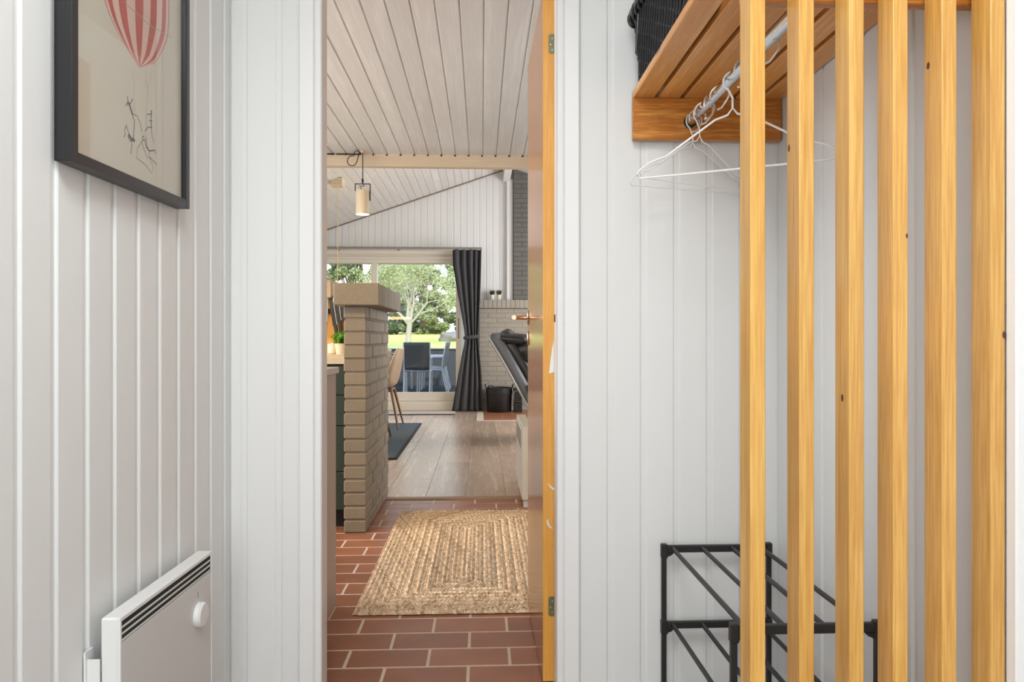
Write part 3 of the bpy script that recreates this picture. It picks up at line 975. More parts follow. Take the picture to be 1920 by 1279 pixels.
tip = art(262, 129)
lt = [(1.0, art(197, 0)[0] - tip[0]), ]
red, pink = MB(), MB()
zt = tip[1]
left_prof = [(0, 0.0), (0.003, 0.007), (0.012, 0.030), (0.022, 0.054), (0.038, 0.082), (0.057, 0.1088), (0.076, 0.126), (0.1, 0.138), (0.15, 0.147), (0.2, 0.147), (0.28, 0.132), (0.34, 0.095), (0.38, 0.045), (0.395, 0.0)]
right_prof = [(0, 0.0), (0.003, 0.003), (0.012, 0.020), (0.021, 0.0365), (0.042, 0.070), (0.074, 0.0964), (0.105, 0.116), (0.127, 0.124), (0.17, 0.1265), (0.22, 0.125), (0.28, 0.113), (0.34, 0.085), (0.38, 0.045), (0.395, 0.0)]
zz = [0, .003, .007, .012, .017, .022, .03, .038, .048, .058, .068, .08, .1, .12, .15, .18, .21, .24, .28]


def ball_x(q, z):
    return (q * interp(left_prof, z) if q < 0 else q * interp(right_prof, z))


NS = 13
edges = [math.sin(-PI / 2 + PI * i / NS) for i in range(NS + 1)]
for i in range(NS):
    a = [(tip[0] + ball_x(edges[i], z), zt + z) for z in zz]
    b = [(tip[0] + ball_x(edges[i + 1], z), zt + z) for z in zz]
    strip(red if i % 2 == 0 else pink, a, b)
red.build('balloon_stripes', M_red, print_)
pink.build('balloon_envelope', M_pink, print_)
ink, fa = MB(), MB()


def sk(mb, pts, w):   # sketch a stroke from zoomed coordinates of the print
    line(mb, [art(x_ / 3.045, y_ / 3.045) for x_, y_ in pts], w, PX + 0.0003)


sk(fa, [(760, 400), (758, 440), (768, 480), (764, 560), (768, 640)], 0.0011)
sk(fa, [(835, 400), (832, 470), (845, 520), (838, 620), (835, 720)], 0.0011)
sk(fa, [(870, 400), (855, 470), (840, 500)], 0.0009)
sk(fa, [(705, 5), (760, 60), (850, 140), (940, 195), (975, 212)], 0.0018)  # thin grey diagonal line crossing the balloon
for pts, w in (
    ([(728, 550), (732, 580), (722, 605)], 0.0022), ([(757, 565), (745, 590), (735, 600)], 0.0022), ([(733, 585), (745, 615), (752, 640), (757, 655)], 0.0048),
    ([(757, 650), (785, 665), (800, 700), (810, 755)], 0.0016), ([(755, 655), (768, 690), (765, 740), (762, 790)], 0.0022),
    ([(722, 715), (712, 740), (715, 765), (707, 785)], 0.0018), ([(722, 718), (735, 760)], 0.0015), ([(735, 765), (748, 790), (770, 805)], 0.0062), ([(750, 800), (755, 825), (750, 850), (745, 880)], 0.0018),
    ([(730, 775), (745, 805), (768, 795)], 0.003),
    ([(840, 655), (865, 650), (862, 630)], 0.0020), ([(866, 632), (862, 680), (866, 730)], 0.0030), ([(850, 690), (870, 690)], 0.0016), ([(865, 730), (868, 770), (880, 815)], 0.0018), ([(828, 750), (845, 725), (866, 730)], 0.0020),
    ([(812, 790), (820, 775), (828, 800), (812, 800)], 0.0026), ([(828, 800), (835, 840), (855, 862), (885, 858), (890, 880)], 0.0026), ([(835, 785), (838, 830), (850, 860), (852, 895), (895, 940)], 0.0020),
    ([(812, 800), (785, 850), (778, 900), (830, 940), (868, 990), (876, 960), (855, 900)], 0.0012), ([(810, 810), (825, 860), (845, 905)], 0.0012)):
    sk(ink, pts, w * 0.95)
ink.build('sketched_acrobats', M_ink, print_)
fa.build('ropes_and_line', M_faint, print_)

# ================================================================== HALL PANEL HEATER
hy0, hy1 = 1.29, 1.693
hx = lambda yy: -0.6719 + SLW * (yy - hy0)
heat = thing('panel_heater', 'white wall-mounted electric panel heater below the balloon picture', 'heater', (hx(hy0), hy0, 0.10), wl_ang)
HL, HT, HZ = hy1 - hy0, 0.035, 0.4055
hb = MB()
hb.box(0, HT - 0.004, 0, HL, 0, HZ, bev=0.003)
hb.build('body', M_heater, heat)
fp_ = MB()
z0f, z1f = 0.008, HZ - 0.046
fp_.box(HT - 0.005, HT - 0.001, 0.008, HL - 0.008, z0f, z1f, bev=0.001)
fp_.build('front_panel', M_heatfront, heat)
rim = MB()
rim.box(HT - 0.005, HT, 0, 0.006, 0, HZ, bev=0.001).box(HT - 0.005, HT, HL - 0.006, HL, 0, HZ, bev=0.001).box(HT - 0.005, HT, 0.006, HL - 0.006, HZ - 0.008, HZ, bev=0.001)
rim.build('rim', M_heater, heat)
gr = MB().box(HT - 0.0046, HT - 0.0030, 0.006, HL - 0.006, HZ - 0.046, HZ - 0.008).build('vent_opening', M_dark, heat)
for i in range(3):
    zc = HZ - 0.0195 - i * 0.0115
    MB().box(HT - 0.004, HT - 0.0006, 0.006, HL - 0.006, zc - 0.0014, zc + 0.0014).build('vent_slat', M_heatfront, gr)
kb = MB().lathe([(0.027, 0.0), (0.027, 0.010), (0.023, 0.014), (0.0, 0.0145)], 28).build('thermostat_knob', M_heater, heat, (HT - 0.001, 1.617 - hy0, 0.3858 - 0.10), (0, PI / 2, 0), smooth=True)
MB().box(HT - 0.001, HT - 0.0004, 1.614 - hy0, 1.6165 - hy0, 0.422 - 0.10, 0.436 - 0.10).build('knob_mark', M_rail, heat)
br = MB()
br.box(-0.022, 0.002, -0.0065, -0.003, 0.18, 0.335).box(-0.0225, -0.019, -0.012, 0.012, 0.17, 0.35)
br.build('wall_bracket', M_heater, heat)
MB().box(-0.006, 0.0, -0.010, -0.0065, 0.20, 0.27).build('cable_box', M_dark, heat)

# ================================================================== HAT SHELF IN THE ALCOVE
SX0, SX1 = 0.4112, 0.8205
SYN, SYF = 1.13, 1.944
SZ = 1.6535
shelf = thing('hat_shelf', 'slatted pine hat shelf with chrome rail in the alcove', 'shelf', ((SX0 + SX1) / 2, 1.54, 1.5400))
LX, LYc, LZ = (SX0 + SX1) / 2, 1.54, 1.54
b_far = MB().box(SX0 - LX, SX1 - LX, SYF - 0.022 - LYc, SYF - LYc, 0.0, SZ - LZ, bev=0.002).build('bracket_board', M_pine_x, shelf)
b_near = MB().box(0.426 - LX, SX1 - LX, SYN + 0.016 - LYc, SYN + 0.038 - LYc, 0.009, SZ - LZ, bev=0.002).build('bracket_board', M_pine_x, shelf)
MB().lathe([(0.0035, 0), (0.003, 0.001), (0, 0.0012)], 12).build('screw', M_steel, b_far, (0.474 - LX, SYF - 0.022 - LYc, 1.597 - LZ), (PI / 2, 0, 0))
n_pl = 6
pitch_s = (SX1 - SX0 + 0.012) / n_pl
pw = pitch_s - 0.012
plk = MB().box(0, pw, SYN + 0.016 - LYc, SYF - LYc, 0, 0.021, bev=0.002).mesh('plank', M_pine_y)
for i in range(n_pl):
    link('plank', plk, shelf, (SX0 - LX + i * pitch_s, 0, SZ - LZ))
for i in (1, 2):
    gx = SX0 - LX + i * pitch_s - 0.006
    MB().box(gx - 0.005, gx + 0.005, SYF - 0.012 - LYc, SYF - 0.003 - LYc, SZ - LZ - 0.001, SZ - LZ + 0.018).build('spacer', M_steel, shelf)
RXc, RZc, RR = 0.566, 1.588, 0.0125
MB().tube([(RXc - LX, SYN + 0.03 - LYc, RZc - LZ), (RXc - LX, SYF - 0.02 - LYc, RZc - LZ)], RR, 20).build('hanging_rail', M_chrome, shelf, smooth=True)
MB().lathe([(0.017, 0), (0.017, 0.003), (0.0145, 0.005), (0.0145, 0.012)], 20).build('rail_hole_shade', M_dark, shelf, (RXc - LX, SYF - 0.022 - LYc, RZc - LZ), (PI / 2, 0, 0), smooth=True)  # dark collar, colours in the shaded hole round the rail end

# hangers -------------------------------------------------------------------------
def arc(cx, cz, r, a0, a1, n=12):
    return [(cx + r * math.cos(a0 + (a1 - a0) * i / n), 0, cz + r * math.sin(a0 + (a1 - a0) * i / n)) for i in range(n + 1)]


def hanger(y, rz, label, r=0.0024, hw=0.205, drop=0.205, mat=M_hanger, hookmat=M_hanger, group='hangers on the chrome rail'):
    # origin on the top of the rail; the hook rests there
    t_ = thing('coat_hanger', label, 'hanger', (RXc, y, RZc + RR + 0.0012), rz, group)
    hr = 0.0205
    hook = arc(0, -hr, hr, math.radians(215), math.radians(-60), 18)
    # let the hook run down into the neck
    hook = [(x_, y_, z_) for x_, y_, z_ in hook] + [(0.006, 0, -0.047), (0.0, 0, -0.060), (0.0, 0, -0.078 * drop / 0.2095)]
    hook = [(-x_, y_, z_) for x_, y_, z_ in hook]
    MB().tube(hook, r, 8).build('hook', hookmat, t_, smooth=True)
    zb = -drop
    left = [(0.0, -0.078), (-0.010, -0.092), (-0.036, -0.099), (-0.10, -0.140), (-0.140, -0.166), (-0.158, -0.170), (-0.176, -0.176), (-0.198, -0.190), (-0.205, -0.200), (-0.200, -0.2085)]
    s_ = hw / 0.205
    k_ = drop / 0.2095
    body = [(x_ * s_, 0, z_ * k_) for x_, z_ in left]
    right = [(-x_ * s_, 0, z_ * k_) for x_, z_ in left][::-1]
    pts = body + [(x_ * s_, 0, -0.2095 * k_) for x_ in (-0.1, 0.0, 0.1)] + right[:-1]
    MB().tube(pts, r, 8, closed=True).build('hanger_body', mat, t_, smooth=True)
    return t_


hanger(1.59, -0.50, 'white coated wire hanger with wide shoulders, nearest on the chrome rail', 0.0025, 0.222, 0.221)
hanger(1.835, 0.45, 'thin white hanger with slanting shoulders, middle of the three full hangers', 0.0018, 0.19)
hanger(1.895, 0.30, 'thin white hanger farthest back, close to the pine bracket board', 0.0018, 0.19)


def hook_only(y, rz, label, big=1.0):  # hooks of hangers whose bodies are left out
    t_ = thing('hanger_hook', label, 'hook', (RXc, y, RZc + RR + 0.001), rz, 'hanger hooks without bodies on the chrome rail')
    hr = 0.0225 * big
    pts = arc(0, -hr, hr, math.radians(200), math.radians(-40), 16) + [(hr * 0.55, 0, -hr * 1.95), (hr * 0.2, 0.004, -hr * 2.3), (-hr * 0.3, 0.006, -hr * 2.45)]
    MB().tube(pts, 0.0022, 8).build('wire', M_hookwire, t_, smooth=True)


for y_, rz_, lab in ((1.870, 0.5, 'steel hanger hook without its body on the chrome rail beside the pine bracket'),
                     (1.800, -0.3, 'steel hanger hook without its body just in front of the middle thin hanger'),
                     (1.755, 0.7, 'steel hanger hook without its body halfway between the thin hangers and the white one'),
                     (1.680, -0.6, 'steel hanger hook without its body right behind the nearest white hanger'),
                     (1.530, 0.4, 'steel hanger hook without its body just in front of the nearest white hanger'),
                     (1.440, 0.6, 'steel hanger hook without its body seen between the second and third pine battens, farther one'),
                     (1.395, -0.5, 'steel hanger hook without its body seen between the second and third pine battens, nearer one')):
    hook_only(y_, rz_, lab)

# ================================================================== WICKER BASKET ON THE SHELF
bx0, bx1, by0, by1 = 0.419, 0.735, 1.40, 1.895
bz = SZ + 0.0215
bh = 0.172
basket = thing('wicker_basket', 'black woven wicker basket standing on the pine hat shelf', 'basket', ((bx0 + bx1) / 2, (by0 + by1) / 2, bz))
hwx, hwy = (bx1 - bx0) / 2, (by1 - by0) / 2


def rrect(hx_, hy__, r, n):
    """n points evenly spaced round a rounded rectangle"""
    pts = []
    for cx, cy, a0 in ((hx_ - r, hy__ - r, 0), (-hx_ + r, hy__ - r, PI / 2), (-hx_ + r, -hy__ + r, PI), (hx_ - r, -hy__ + r, 1.5 * PI)):
        for i in range(7):
            a = a0 + PI / 2 * i / 6
            pts.append(Vector((cx + r * math.cos(a), cy + r * math.sin(a), 0)))
    pts.append(pts[0])
    ds = [0]
    for a, b in zip(pts, pts[1:]): ds.append(ds[-1] + (b - a).length)
    out = []; j = 0
    for i in range(n):
        d = ds[-1] * i / n
        while ds[j + 1] < d: j += 1
        out.append(pts[j].lerp(pts[j + 1], (d - ds[j]) / (ds[j + 1] - ds[j] + 1e-9)))
    return out, ds[-1]


core = MB()
prof_b = [(0.0, 0.0), (1.0, 0.035)]
for zz0, zz1 in ((0.0, bh),):
    a, _ = rrect(hwx - 0.006, hwy - 0.006, 0.03, 48)
    b, _ = rrect(hwx + 0.012 - 0.006, hwy + 0.012 - 0.006, 0.03, 48)
    n = 48
    core.add([(p.x, p.y, zz0 + 0.002) for p in a] + [(p.x, p.y, zz1) for p in b], [(i, (i + 1) % n, n + (i + 1) % n, n + i) for i in range(n)] + [tuple(range(n))[::-1]])
core.build('liner', M_dark, basket)
wv = MB()
rows = 17
NP = 176
for r in range(rows):
    f_ = (r + 0.5) / rows
    fl = 0.012 * f_
    pts, _ = rrect(hwx + fl, hwy + fl, 0.032, NP)
    out = []
    for i, p in enumerate(pts):
        q = pts[(i + 1) % NP] - pts[i - 1]
        nrm = Vector((q.y, -q.x, 0)).normalized()
        ph = math.sin(2 * PI * (i / 8.0 + r * 0.25))
        out.append((p + nrm * 0.0028 * ph) + Vector((0, 0, 0.004 + f_ * (bh - 0.008) + 0.0035 * math.sin(2 * PI * (i / 8.0 + r * 0.25) + 1.2))))
    wv.tube(out, 0.0040, 5, closed=True, flat=0.75)
wv.build('weave', M_wicker, basket, smooth=True, angle=60, kind='stuff')
stk = MB()
pa, _ = rrect(hwx + 0.0035, hwy + 0.0035, 0.032, 60)
pb, _ = rrect(hwx + 0.0155, hwy + 0.0155, 0.032, 60)
pmid, _ = rrect(hwx + 0.0105, hwy + 0.0105, 0.032, 60)
for i in range(60):
    a, m_, b = pa[i], pmid[(i + 2) % 60], pb[(i + 4) % 60]
    stk.tube([(a.x, a.y, 0.002), (m_.x, m_.y, bh / 2), (b.x, b.y, bh)], 0.0040, 6)
stk.build('stakes', M_wicker, basket, smooth=True, kind='stuff')
rim = MB()
for k in range(3):
    pts, per = rrect(hwx + 0.020, hwy + 0.020, 0.036, 220)
    out = []
    for i, p in enumerate(pts):
        q = pts[(i + 1) % 220] - pts[i - 1]
        nrm = Vector((q.y, -q.x, 0)).normalized()
        a = 2 * PI * (i / 12.222 * 1.0 + k / 3)
        out.append(p + nrm * 0.008 * math.cos(a) + Vector((0, 0, bh + 0.002 + 0.011 * math.sin(a))))
    rim.tube(out, 0.0062, 6, closed=True)
rim.build('braided_rim', M_wicker, basket, smooth=True, angle=60)

# ================================================================== SLAT SCREEN OF PINE BATTENS
PY = 1.090
screen = thing('slat_screen', 'open screen of six upright golden pine battens before the alcove', 'screen', (0.61, PY, 0))
fx = [(0.4181, 0.4420), (0.4960, 0.5183), (0.5746, 0.5981), (0.6446, 0.6685), (0.7227, 0.7470), (0.8010, 0.8255)]
for i, (a, b) in enumerate(fx):
    w = 0.0236
    c = (a + b) / 2 - 0.61
    bt = MB().box(-w / 2, w / 2, 0, 0.0455, -CEIL / 2, CEIL / 2, bev=0.0012).build('batten', M_pine, screen, (c - 0.0022, 0, CEIL / 2))
# knots that the photograph shows on the battens
M_knot = plain('dark_pine_knot', (0.10, 0.035, 0.012, 1), 0.5, noise=0.5, nscale=120)
bts = [c for c in screen.children]
for bi, (dx, dz, ry, rz_) in ((5, (0.0100, 1.005, 0.0030, 0.006)), (3, (0.0100, 1.160, 0.0018, 0.004))):
    MB().ellipsoid((dx, 0.0, dz - CEIL / 2), (ry, 0.0006, rz_), 12, 8).build('knot', M_knot, bts[bi], smooth=True)
for bi, (dy, dz) in ((4, (0.035, 1.44)), (1, (0.038, 1.305)), (2, (0.022, 0.905))):
    MB().ellipsoid((-0.0118, dy, dz - CEIL / 2), (0.0006, 0.004, 0.006), 12, 8).build('knot', M_knot, bts[bi], smooth=True)

# ================================================================== SHOE RACK
rx0, rx1, ry0, ry1 = 0.487, 0.789, 1.375, 1.925
rack = thing('shoe_rack', 'black metal tube shoe rack standing in the alcove behind the battens', 'shoe rack', ((rx0 + rx1) / 2, (ry0 + ry1) / 2, 0))
cx, cy = (rx0 + rx1) / 2, (ry0 + ry1) / 2
hx2, hy2 = (rx1 - rx0) / 2, (ry1 - ry0) / 2
tops = [0.438, 0.232, 0.04]
legs = MB().box(-0.0065, 0.0065, -0.0065, 0.0065, 0.0, 0.438, bev=0.002).mesh('leg', M_blackmetal)
for sx in (-1, 1):
    for sy in (-1, 1):
        link('leg', legs, rack, (sx * (hx2 - 0.0065), sy * (hy2 - 0.0065), 0))
jm = MB().box(-0.0085, 0.0085, -0.0085, 0.0085, -0.034, 0.004, bev=0.002)
jm = jm.mesh('corner_joint', M_plastic)
for z in tops:
    for sy in (-1, 1):
        yb0 = sy * (hy2 - 0.0065)
        MB().box(-hx2 + 0.006, hx2 - 0.006, yb0 - 0.006, yb0 + 0.006, z - 0.019, z, bev=0.002).build('end_bar', M_blackmetal, rack)
        for sx in (-1, 1):
            j = link('corner_joint', jm, rack, (sx * (hx2 - 0.0072), yb0, z))
            MB().prism([(0, -0.019), (-sx * 0.026, -0.019), (-sx * 0.020, -0.026), (-sx * 0.008, -0.030), (0, -0.038)] if sx > 0 else [(0, -0.038), (0.008, -0.030), (0.020, -0.026), (0.026, -0.019), (0, -0.019)], 'y', -0.005, 0.005).build('gusset', M_plastic, j)
    for i in range(4):
        x_ = lerp(-hx2 + 0.030, hx2 - 0.030, i / 3.0)
        MB().tube([(x_, -hy2 + 0.008, z - 0.008), (x_, hy2 - 0.008, z - 0.008)], 0.0058, 12).build('rod', M_blackmetal, rack, smooth=True)

# ================================================================== JUTE RUG
jx0, jx1, jy0, jy1 = -0.463, 0.315, 2.590, 4.108
jute = thing('jute_rug', 'rectangular braided jute rug on the red brown tile floor', 'rug', ((jx0 + jx1) / 2, (jy0 + jy1) / 2, 0.0005))
JH, JV = (jx1 - jx0) / 2, (jy1 - jy0) / 2
MB().box(-JH + .010, JH - .010, -JV + .010, JV - .010, 0, 0.006).build('backing', plain('jute_backing', (0.45, 0.31, 0.19, 1), 0.95), jute)
RW = 0.0192
nr = int(JH / RW)


def strand(mb, p, t_, n_, L, W, Hh, sgn):
    # a lens-shaped strand of the plait, tilted to one side
    d = (t_ * 0.80 + n_ * 0.60 * sgn).normalized()
    e = Vector((-d.y, d.x, 0))
    L *= random.uniform(0.85, 1.15); Hh *= random.uniform(0.8, 1.2)
    z = Vector((0, 0, 1))
    a, b = p - d * L, p + d * L
    vs = [a + z * 0.003, p + e * W + z * 0.003, b + z * 0.003, p - e * W + z * 0.003, p - d * L * 0.4 + z * Hh, p + d * L * 0.4 + z * Hh]
    mb.add(vs, [(0, 3, 4), (3, 5, 4), (3, 2, 5), (2, 1, 5), (1, 4, 5), (1, 0, 4)])


for r in range(nr):
    a, b = JH - (r + 0.5) * RW, JV - (r + 0.5) * RW
    if a < 0.0075: a = 0.0075
    mb = MB()
    cor = [Vector((a, b, 0)), Vector((-a, b, 0)), Vector((-a, -b, 0)), Vector((a, -b, 0))]
    for i in range(4):
        p0, p1 = cor[i], cor[(i + 1) % 4]
        d = p1 - p0
        L = d.length
        if L < 0.012: continue
        t_ = d.normalized(); n_ = Vector((-t_.y, t_.x, 0))
        st = 0.0125
        m_ = max(1, int(L / st))
        wob = 0.0015
        for q in range(m_):
            c_ = p0 + d * ((q + 0.5) / m_)
            j_ = Vector((random.uniform(-wob, wob), random.uniform(-wob, wob), 0))
            strand(mb, c_ + n_ * 0.0045 + j_, t_, n_, 0.0105, 0.0074, 0.0125, 1)
            strand(mb, c_ - n_ * 0.0045 + t_ * st * 0.5 + j_, t_, n_, 0.0105, 0.0074, 0.0125, -1)
    mb.build('braid', M_jute, jute, kind='stuff')

# ================================================================== PASSAGE HEATER (behind the open door)
t = thing('convector_heater', 'white panel heater with side grille behind the open door', 'heater', (0.238, 4.195, 0.045))
MB().box(0.0, 0.060, 0, 0.66, 0, 0.435, bev=0.004).build('body', plain('cream_heater', (0.72, 0.68, 0.60, 1), 0.4), t)
g = MB().box(-0.0035, 0.002, 0.02, 0.64, 0.02, 0.415, bev=0.003).build('front_panel', M_heater, t)
for i in range(9):
    zc = 0.30 + i * 0.012
    MB().box(-0.0050, -0.0030, 0.05, 0.61, zc, zc + 0.005).build('grille_slot', M_rail, g)
for ya in (0.1, 0.5):
    MB().box(0.06, 0.107, ya, ya + 0.05, 0.1, 0.35).build('wall_bracket', M_heater, t)
for ya in (0.02, 0.60):
    MB().box(0.01, 0.05, ya, ya + 0.04, -0.045, 0.0).build('foot', M_heater, t)

# ================================================================== SPOT PENDANT UNDER THE BEAM
LXp, LYp = -0.8248, 5.0
lamp = thing('spot_pendant', 'cream cylinder pendant lamp hung on a black looped cord by the beam', 'lamp', (LXp, LYp, 1.8555))
MB().lathe([(0.0, 0.170), (0.046, 0.168), (0.0485, 0.164), (0.0485, 0.004), (0.0465, 0.002), (0.0465, 0.012), (0.0, 0.014)], 28, mi=0, caps=False).build('shade', M_lampbody, lamp, smooth=True)
MB().lathe([(0.0, 0.0055), (0.0462, 0.005), (0.0462, 0.0085), (0.0, 0.009)], 28, caps=False).build('diffuser', M_lampglow, lamp, smooth=True)
brk = MB()
brk.box(-0.0535, -0.0485, -0.009, 0.009, 0.165, 0.214, bev=0.001).box(0.0487, 0.0545, -0.009, 0.009, 0.098, 0.214, bev=0.001).box(-0.0535, 0.0545, -0.007, 0.007, 0.212, 0.2165, bev=0.001)
brk.build('yoke', M_blackmetal, lamp)
cd = MB()
cd.tube([(0.0, 0, 0.4445), (0.001, 0, 0.36), (0.0, 0, 0.236)], 0.0032, 8)
cd.tube([(0.0, 0, 0.240), (0.0, 0, 0.218), (0.012, 0, 0.198), (0.002, 0, 0.199), (-0.024, 0, 0.200), (-0.012, 0, 0.186), (-0.004, 0, 0.168)], 0.0028, 8)
lp = [(0.0, 0.440), (-0.012, 0.428), (-0.03, 0.445 - 0.006), (-0.042, 0.4435), (-0.057, 0.425), (-0.058, 0.408), (-0.085, 0.404), (-0.103, 0.378), (-0.098, 0.352), (-0.075, 0.338), (-0.05, 0.346), (-0.036, 0.372), (-0.028, 0.41), (-0.02, 0.436)]
sm_pts = []
for i in range(len(lp) - 1):
    for q in range(4):
        s_ = q / 4
        p0, p1, p2, p3 = lp[max(i - 1, 0)], lp[i], lp[i + 1], lp[min(i + 2, len(lp) - 1)]
        sm_pts.append(tuple(0.5 * ((2 * p1[c_]) + (-p0[c_] + p2[c_]) * s_ + (2 * p0[c_] - 5 * p1[c_] + 4 * p2[c_] - p3[c_]) * s_ ** 2 + (-p0[c_] + 3 * p1[c_] - 3 * p2[c_] + p3[c_]) * s_ ** 3) for c_ in (0, 1)))
cd.tube([(x_, -0.008, z_) for x_, z_ in sm_pts], 0.0032, 8)
cd.build('cord', M_cable, lamp, smooth=True)
MB().lathe([(0.007, 0.222), (0.007, 0.246), (0.004, 0.252)], 12).build('cord_grip', M_cable, lamp, smooth=True)
MB().lathe([(0.012, 0.428), (0.014, 0.4445)], 12, (-0.004, 0)).build('ceiling_hook', plain('copper_hook', (0.75, 0.45, 0.30, 1), 0.4), lamp, smooth=True)
light('spot_pendant_light', 'SPOT', (LXp, LYp, 1.850), 14, (1.0, 0.82, 0.58), target=(LXp, LYp, 0), spot_size=math.radians(110), spot_blend=0.5, shadow_soft_size=0.04)
c1 = MB().tube([(-1.35, 5.066, CEIL - 0.008), (-1.03, 5.066, CEIL - 0.008)], 0.0048, 8).tube([(-1.018, 5.066, CEIL - 0.008), (-0.85, 5.066, CEIL - 0.008), (-0.828, 5.0, CEIL - 0.006)], 0.0048, 8)
c1.build('lamp_cable', M_cable, smooth=True, label='black cable run along the top of the cream beam to the pendant', category='cable')
dn = MB()
nm = MB().box(-0.0065, 0.0065, -0.004, 0.0, -0.011, 0.0, bev=0.002).mesh('beam_notch', M_cable)
beam = bpy.data.objects['trim_10']
for i in range(-30, 4):
    xg = 0.0026 + i * CP
    if -2.9 < xg < 0.33: link('groove_end', nm, beam, (xg, 5.085, CEIL))

# dining pendant: canopy and pale cord on the sloping ceiling; the lamp itself hangs behind the half wall
dx_, dy_ = -1.556, 7.80
dz_ = zs(dx_)
t = thing('ring_pendant', 'glowing ring pendant on a pale cord from a cream ceiling canopy over the dining place', 'lamp', (dx_, dy_, 1.30))
MB().box(-0.070, 0.070, -0.055, 0.055, dz_ - 1.30 - 0.085, dz_ - 1.30 + 0.012, bev=0.012).build('canopy', plain('cream_canopy', (0.72, 0.60, 0.42, 1), 0.5), t)
MB().tube([(0, 0, 0.06), (0, 0, dz_ - 1.30 - 0.07)], 0.0040, 8).build('cord', M_palecord, t, smooth=True)
MB().lathe([(0.33, 0.025), (0.36, 0.02), (0.37, 0.035), (0.36, 0.05), (0.33, 0.045), (0.33, 0.025)], 48, caps=False).build('ring', M_ringglow, t, smooth=True)
MB().lathe([(0.02, 0.055), (0.335, 0.045), (0.335, 0.052), (0.02, 0.064)], 32).build('shade', M_lampbody, t, smooth=True)

# ================================================================== CURTAIN AND RAIL
ct = MB()
left_e = [(2.2, -0.3975), (2.0, -0.392), (1.6, -0.325), (1.3, -0.270), (1.10, -0.235), (1.0145, -0.222), (0.93, -0.232), (0.8, -0.262), (0.5, -0.318), (0.2, -0.372), (0.008, -0.405)]
right_e = [(2.2, 0.0), (1.9, -0.008), (1.5, -0.022), (1.2, -0.040), (1.0145, -0.050), (0.9, -0.040), (0.6, -0.008), (0.3, 0.010), (0.008, 0.022)]


def curtain_pt(u_, v_):
    z = lerp(0.008, 2.2, v_)
    a, b = interp(left_e, z), interp(right_e, z)
    w = b - a
    amp = 0.020 + 0.014 * min(1, w / 0.4)
    ph = u_ * 2 * PI * 4.6 + 0.5 * math.sin(z * 1.9) + 0.9 * math.sin(u_ * 7 + 0.6)
    return (a + w * (u_ + 0.018 * math.sin(ph * 1.0 + 1.4)), 9.72 + amp * math.sin(ph) + 0.010 * math.sin(ph * 0.5 + z), z)


ct.grid(curtain_pt, 130, 44)
cur = thing('curtain', 'charcoal curtain tied back beside the patio door', 'curtain', (0, 0, 0))
co = ct.build('cloth', M_curtain, cur, smooth=True, angle=80)
sol = co.modifiers.new('thickness', 'SOLIDIFY'); sol.thickness = 0.004
tb = MB()
tb.tube([(-0.136 + 0.098 * math.cos(a), 9.72 + 0.052 * math.sin(a), 1.012 + 0.012 * math.cos(a)) for a in [2 * PI * i / 24 for i in range(24)]], 0.016, 8, closed=True, flat=1.6)
tb.build('tie_band', M_curtain, cur, smooth=True)
rail = thing('curtain_rail', 'thin grey brown curtain rail along the gable wall over the patio doors', 'curtain rail', (0, 0, 0))
MB().box(-2.85, 0.003, 9.70, 9.74, 2.208, 2.232, bev=0.003).build('rail', M_rail, rail)
for x_ in (-2.6, -1.95, -1.13, -0.1):
    MB().box(x_ - 0.009, x_ + 0.009, 9.71, GY, 2.196, 2.214).build('rail_bracket', M_rail, rail)
rail.location = (0, 0, 0)

# ================================================================== RUGS AND MAT IN THE LIVING ROOM
o = thing('doormat', 'pale flat doormat with dark border on the floor before the patio doors', 'mat', (-0.86, 9.57, 0.001))
MB().box(-0.60, 0.51, -0.21, 0.20, 0, 0.008, bev=0.002).build('pile', M_mat, o)
MB().box(-0.60, 0.51, -0.235, -0.21, 0, 0.009, bev=0.002).build('border', M_blackedge, o)
o = thing('dining_rug', 'slate blue rug with black bound edge under the dining chairs', 'rug', (-1.60, 7.135, 0.001))
MB().box(-0.88, 0.88, -1.2, 1.2, 0, 0.009, bev=0.002).build('pile', M_blue, o)
eb = MB()
eb.box(0.88, 0.905, -1.225, 1.225, 0, 0.011, bev=0.003).box(-0.905, -0.88, -1.225, 1.225, 0, 0.011, bev=0.003).box(-0.88, 0.88, -1.225, -1.2, 0, 0.011, bev=0.003).box(-0.88, 0.88, 1.2, 1.225, 0, 0.011, bev=0.003)
eb.build('binding', M_blackedge, o)


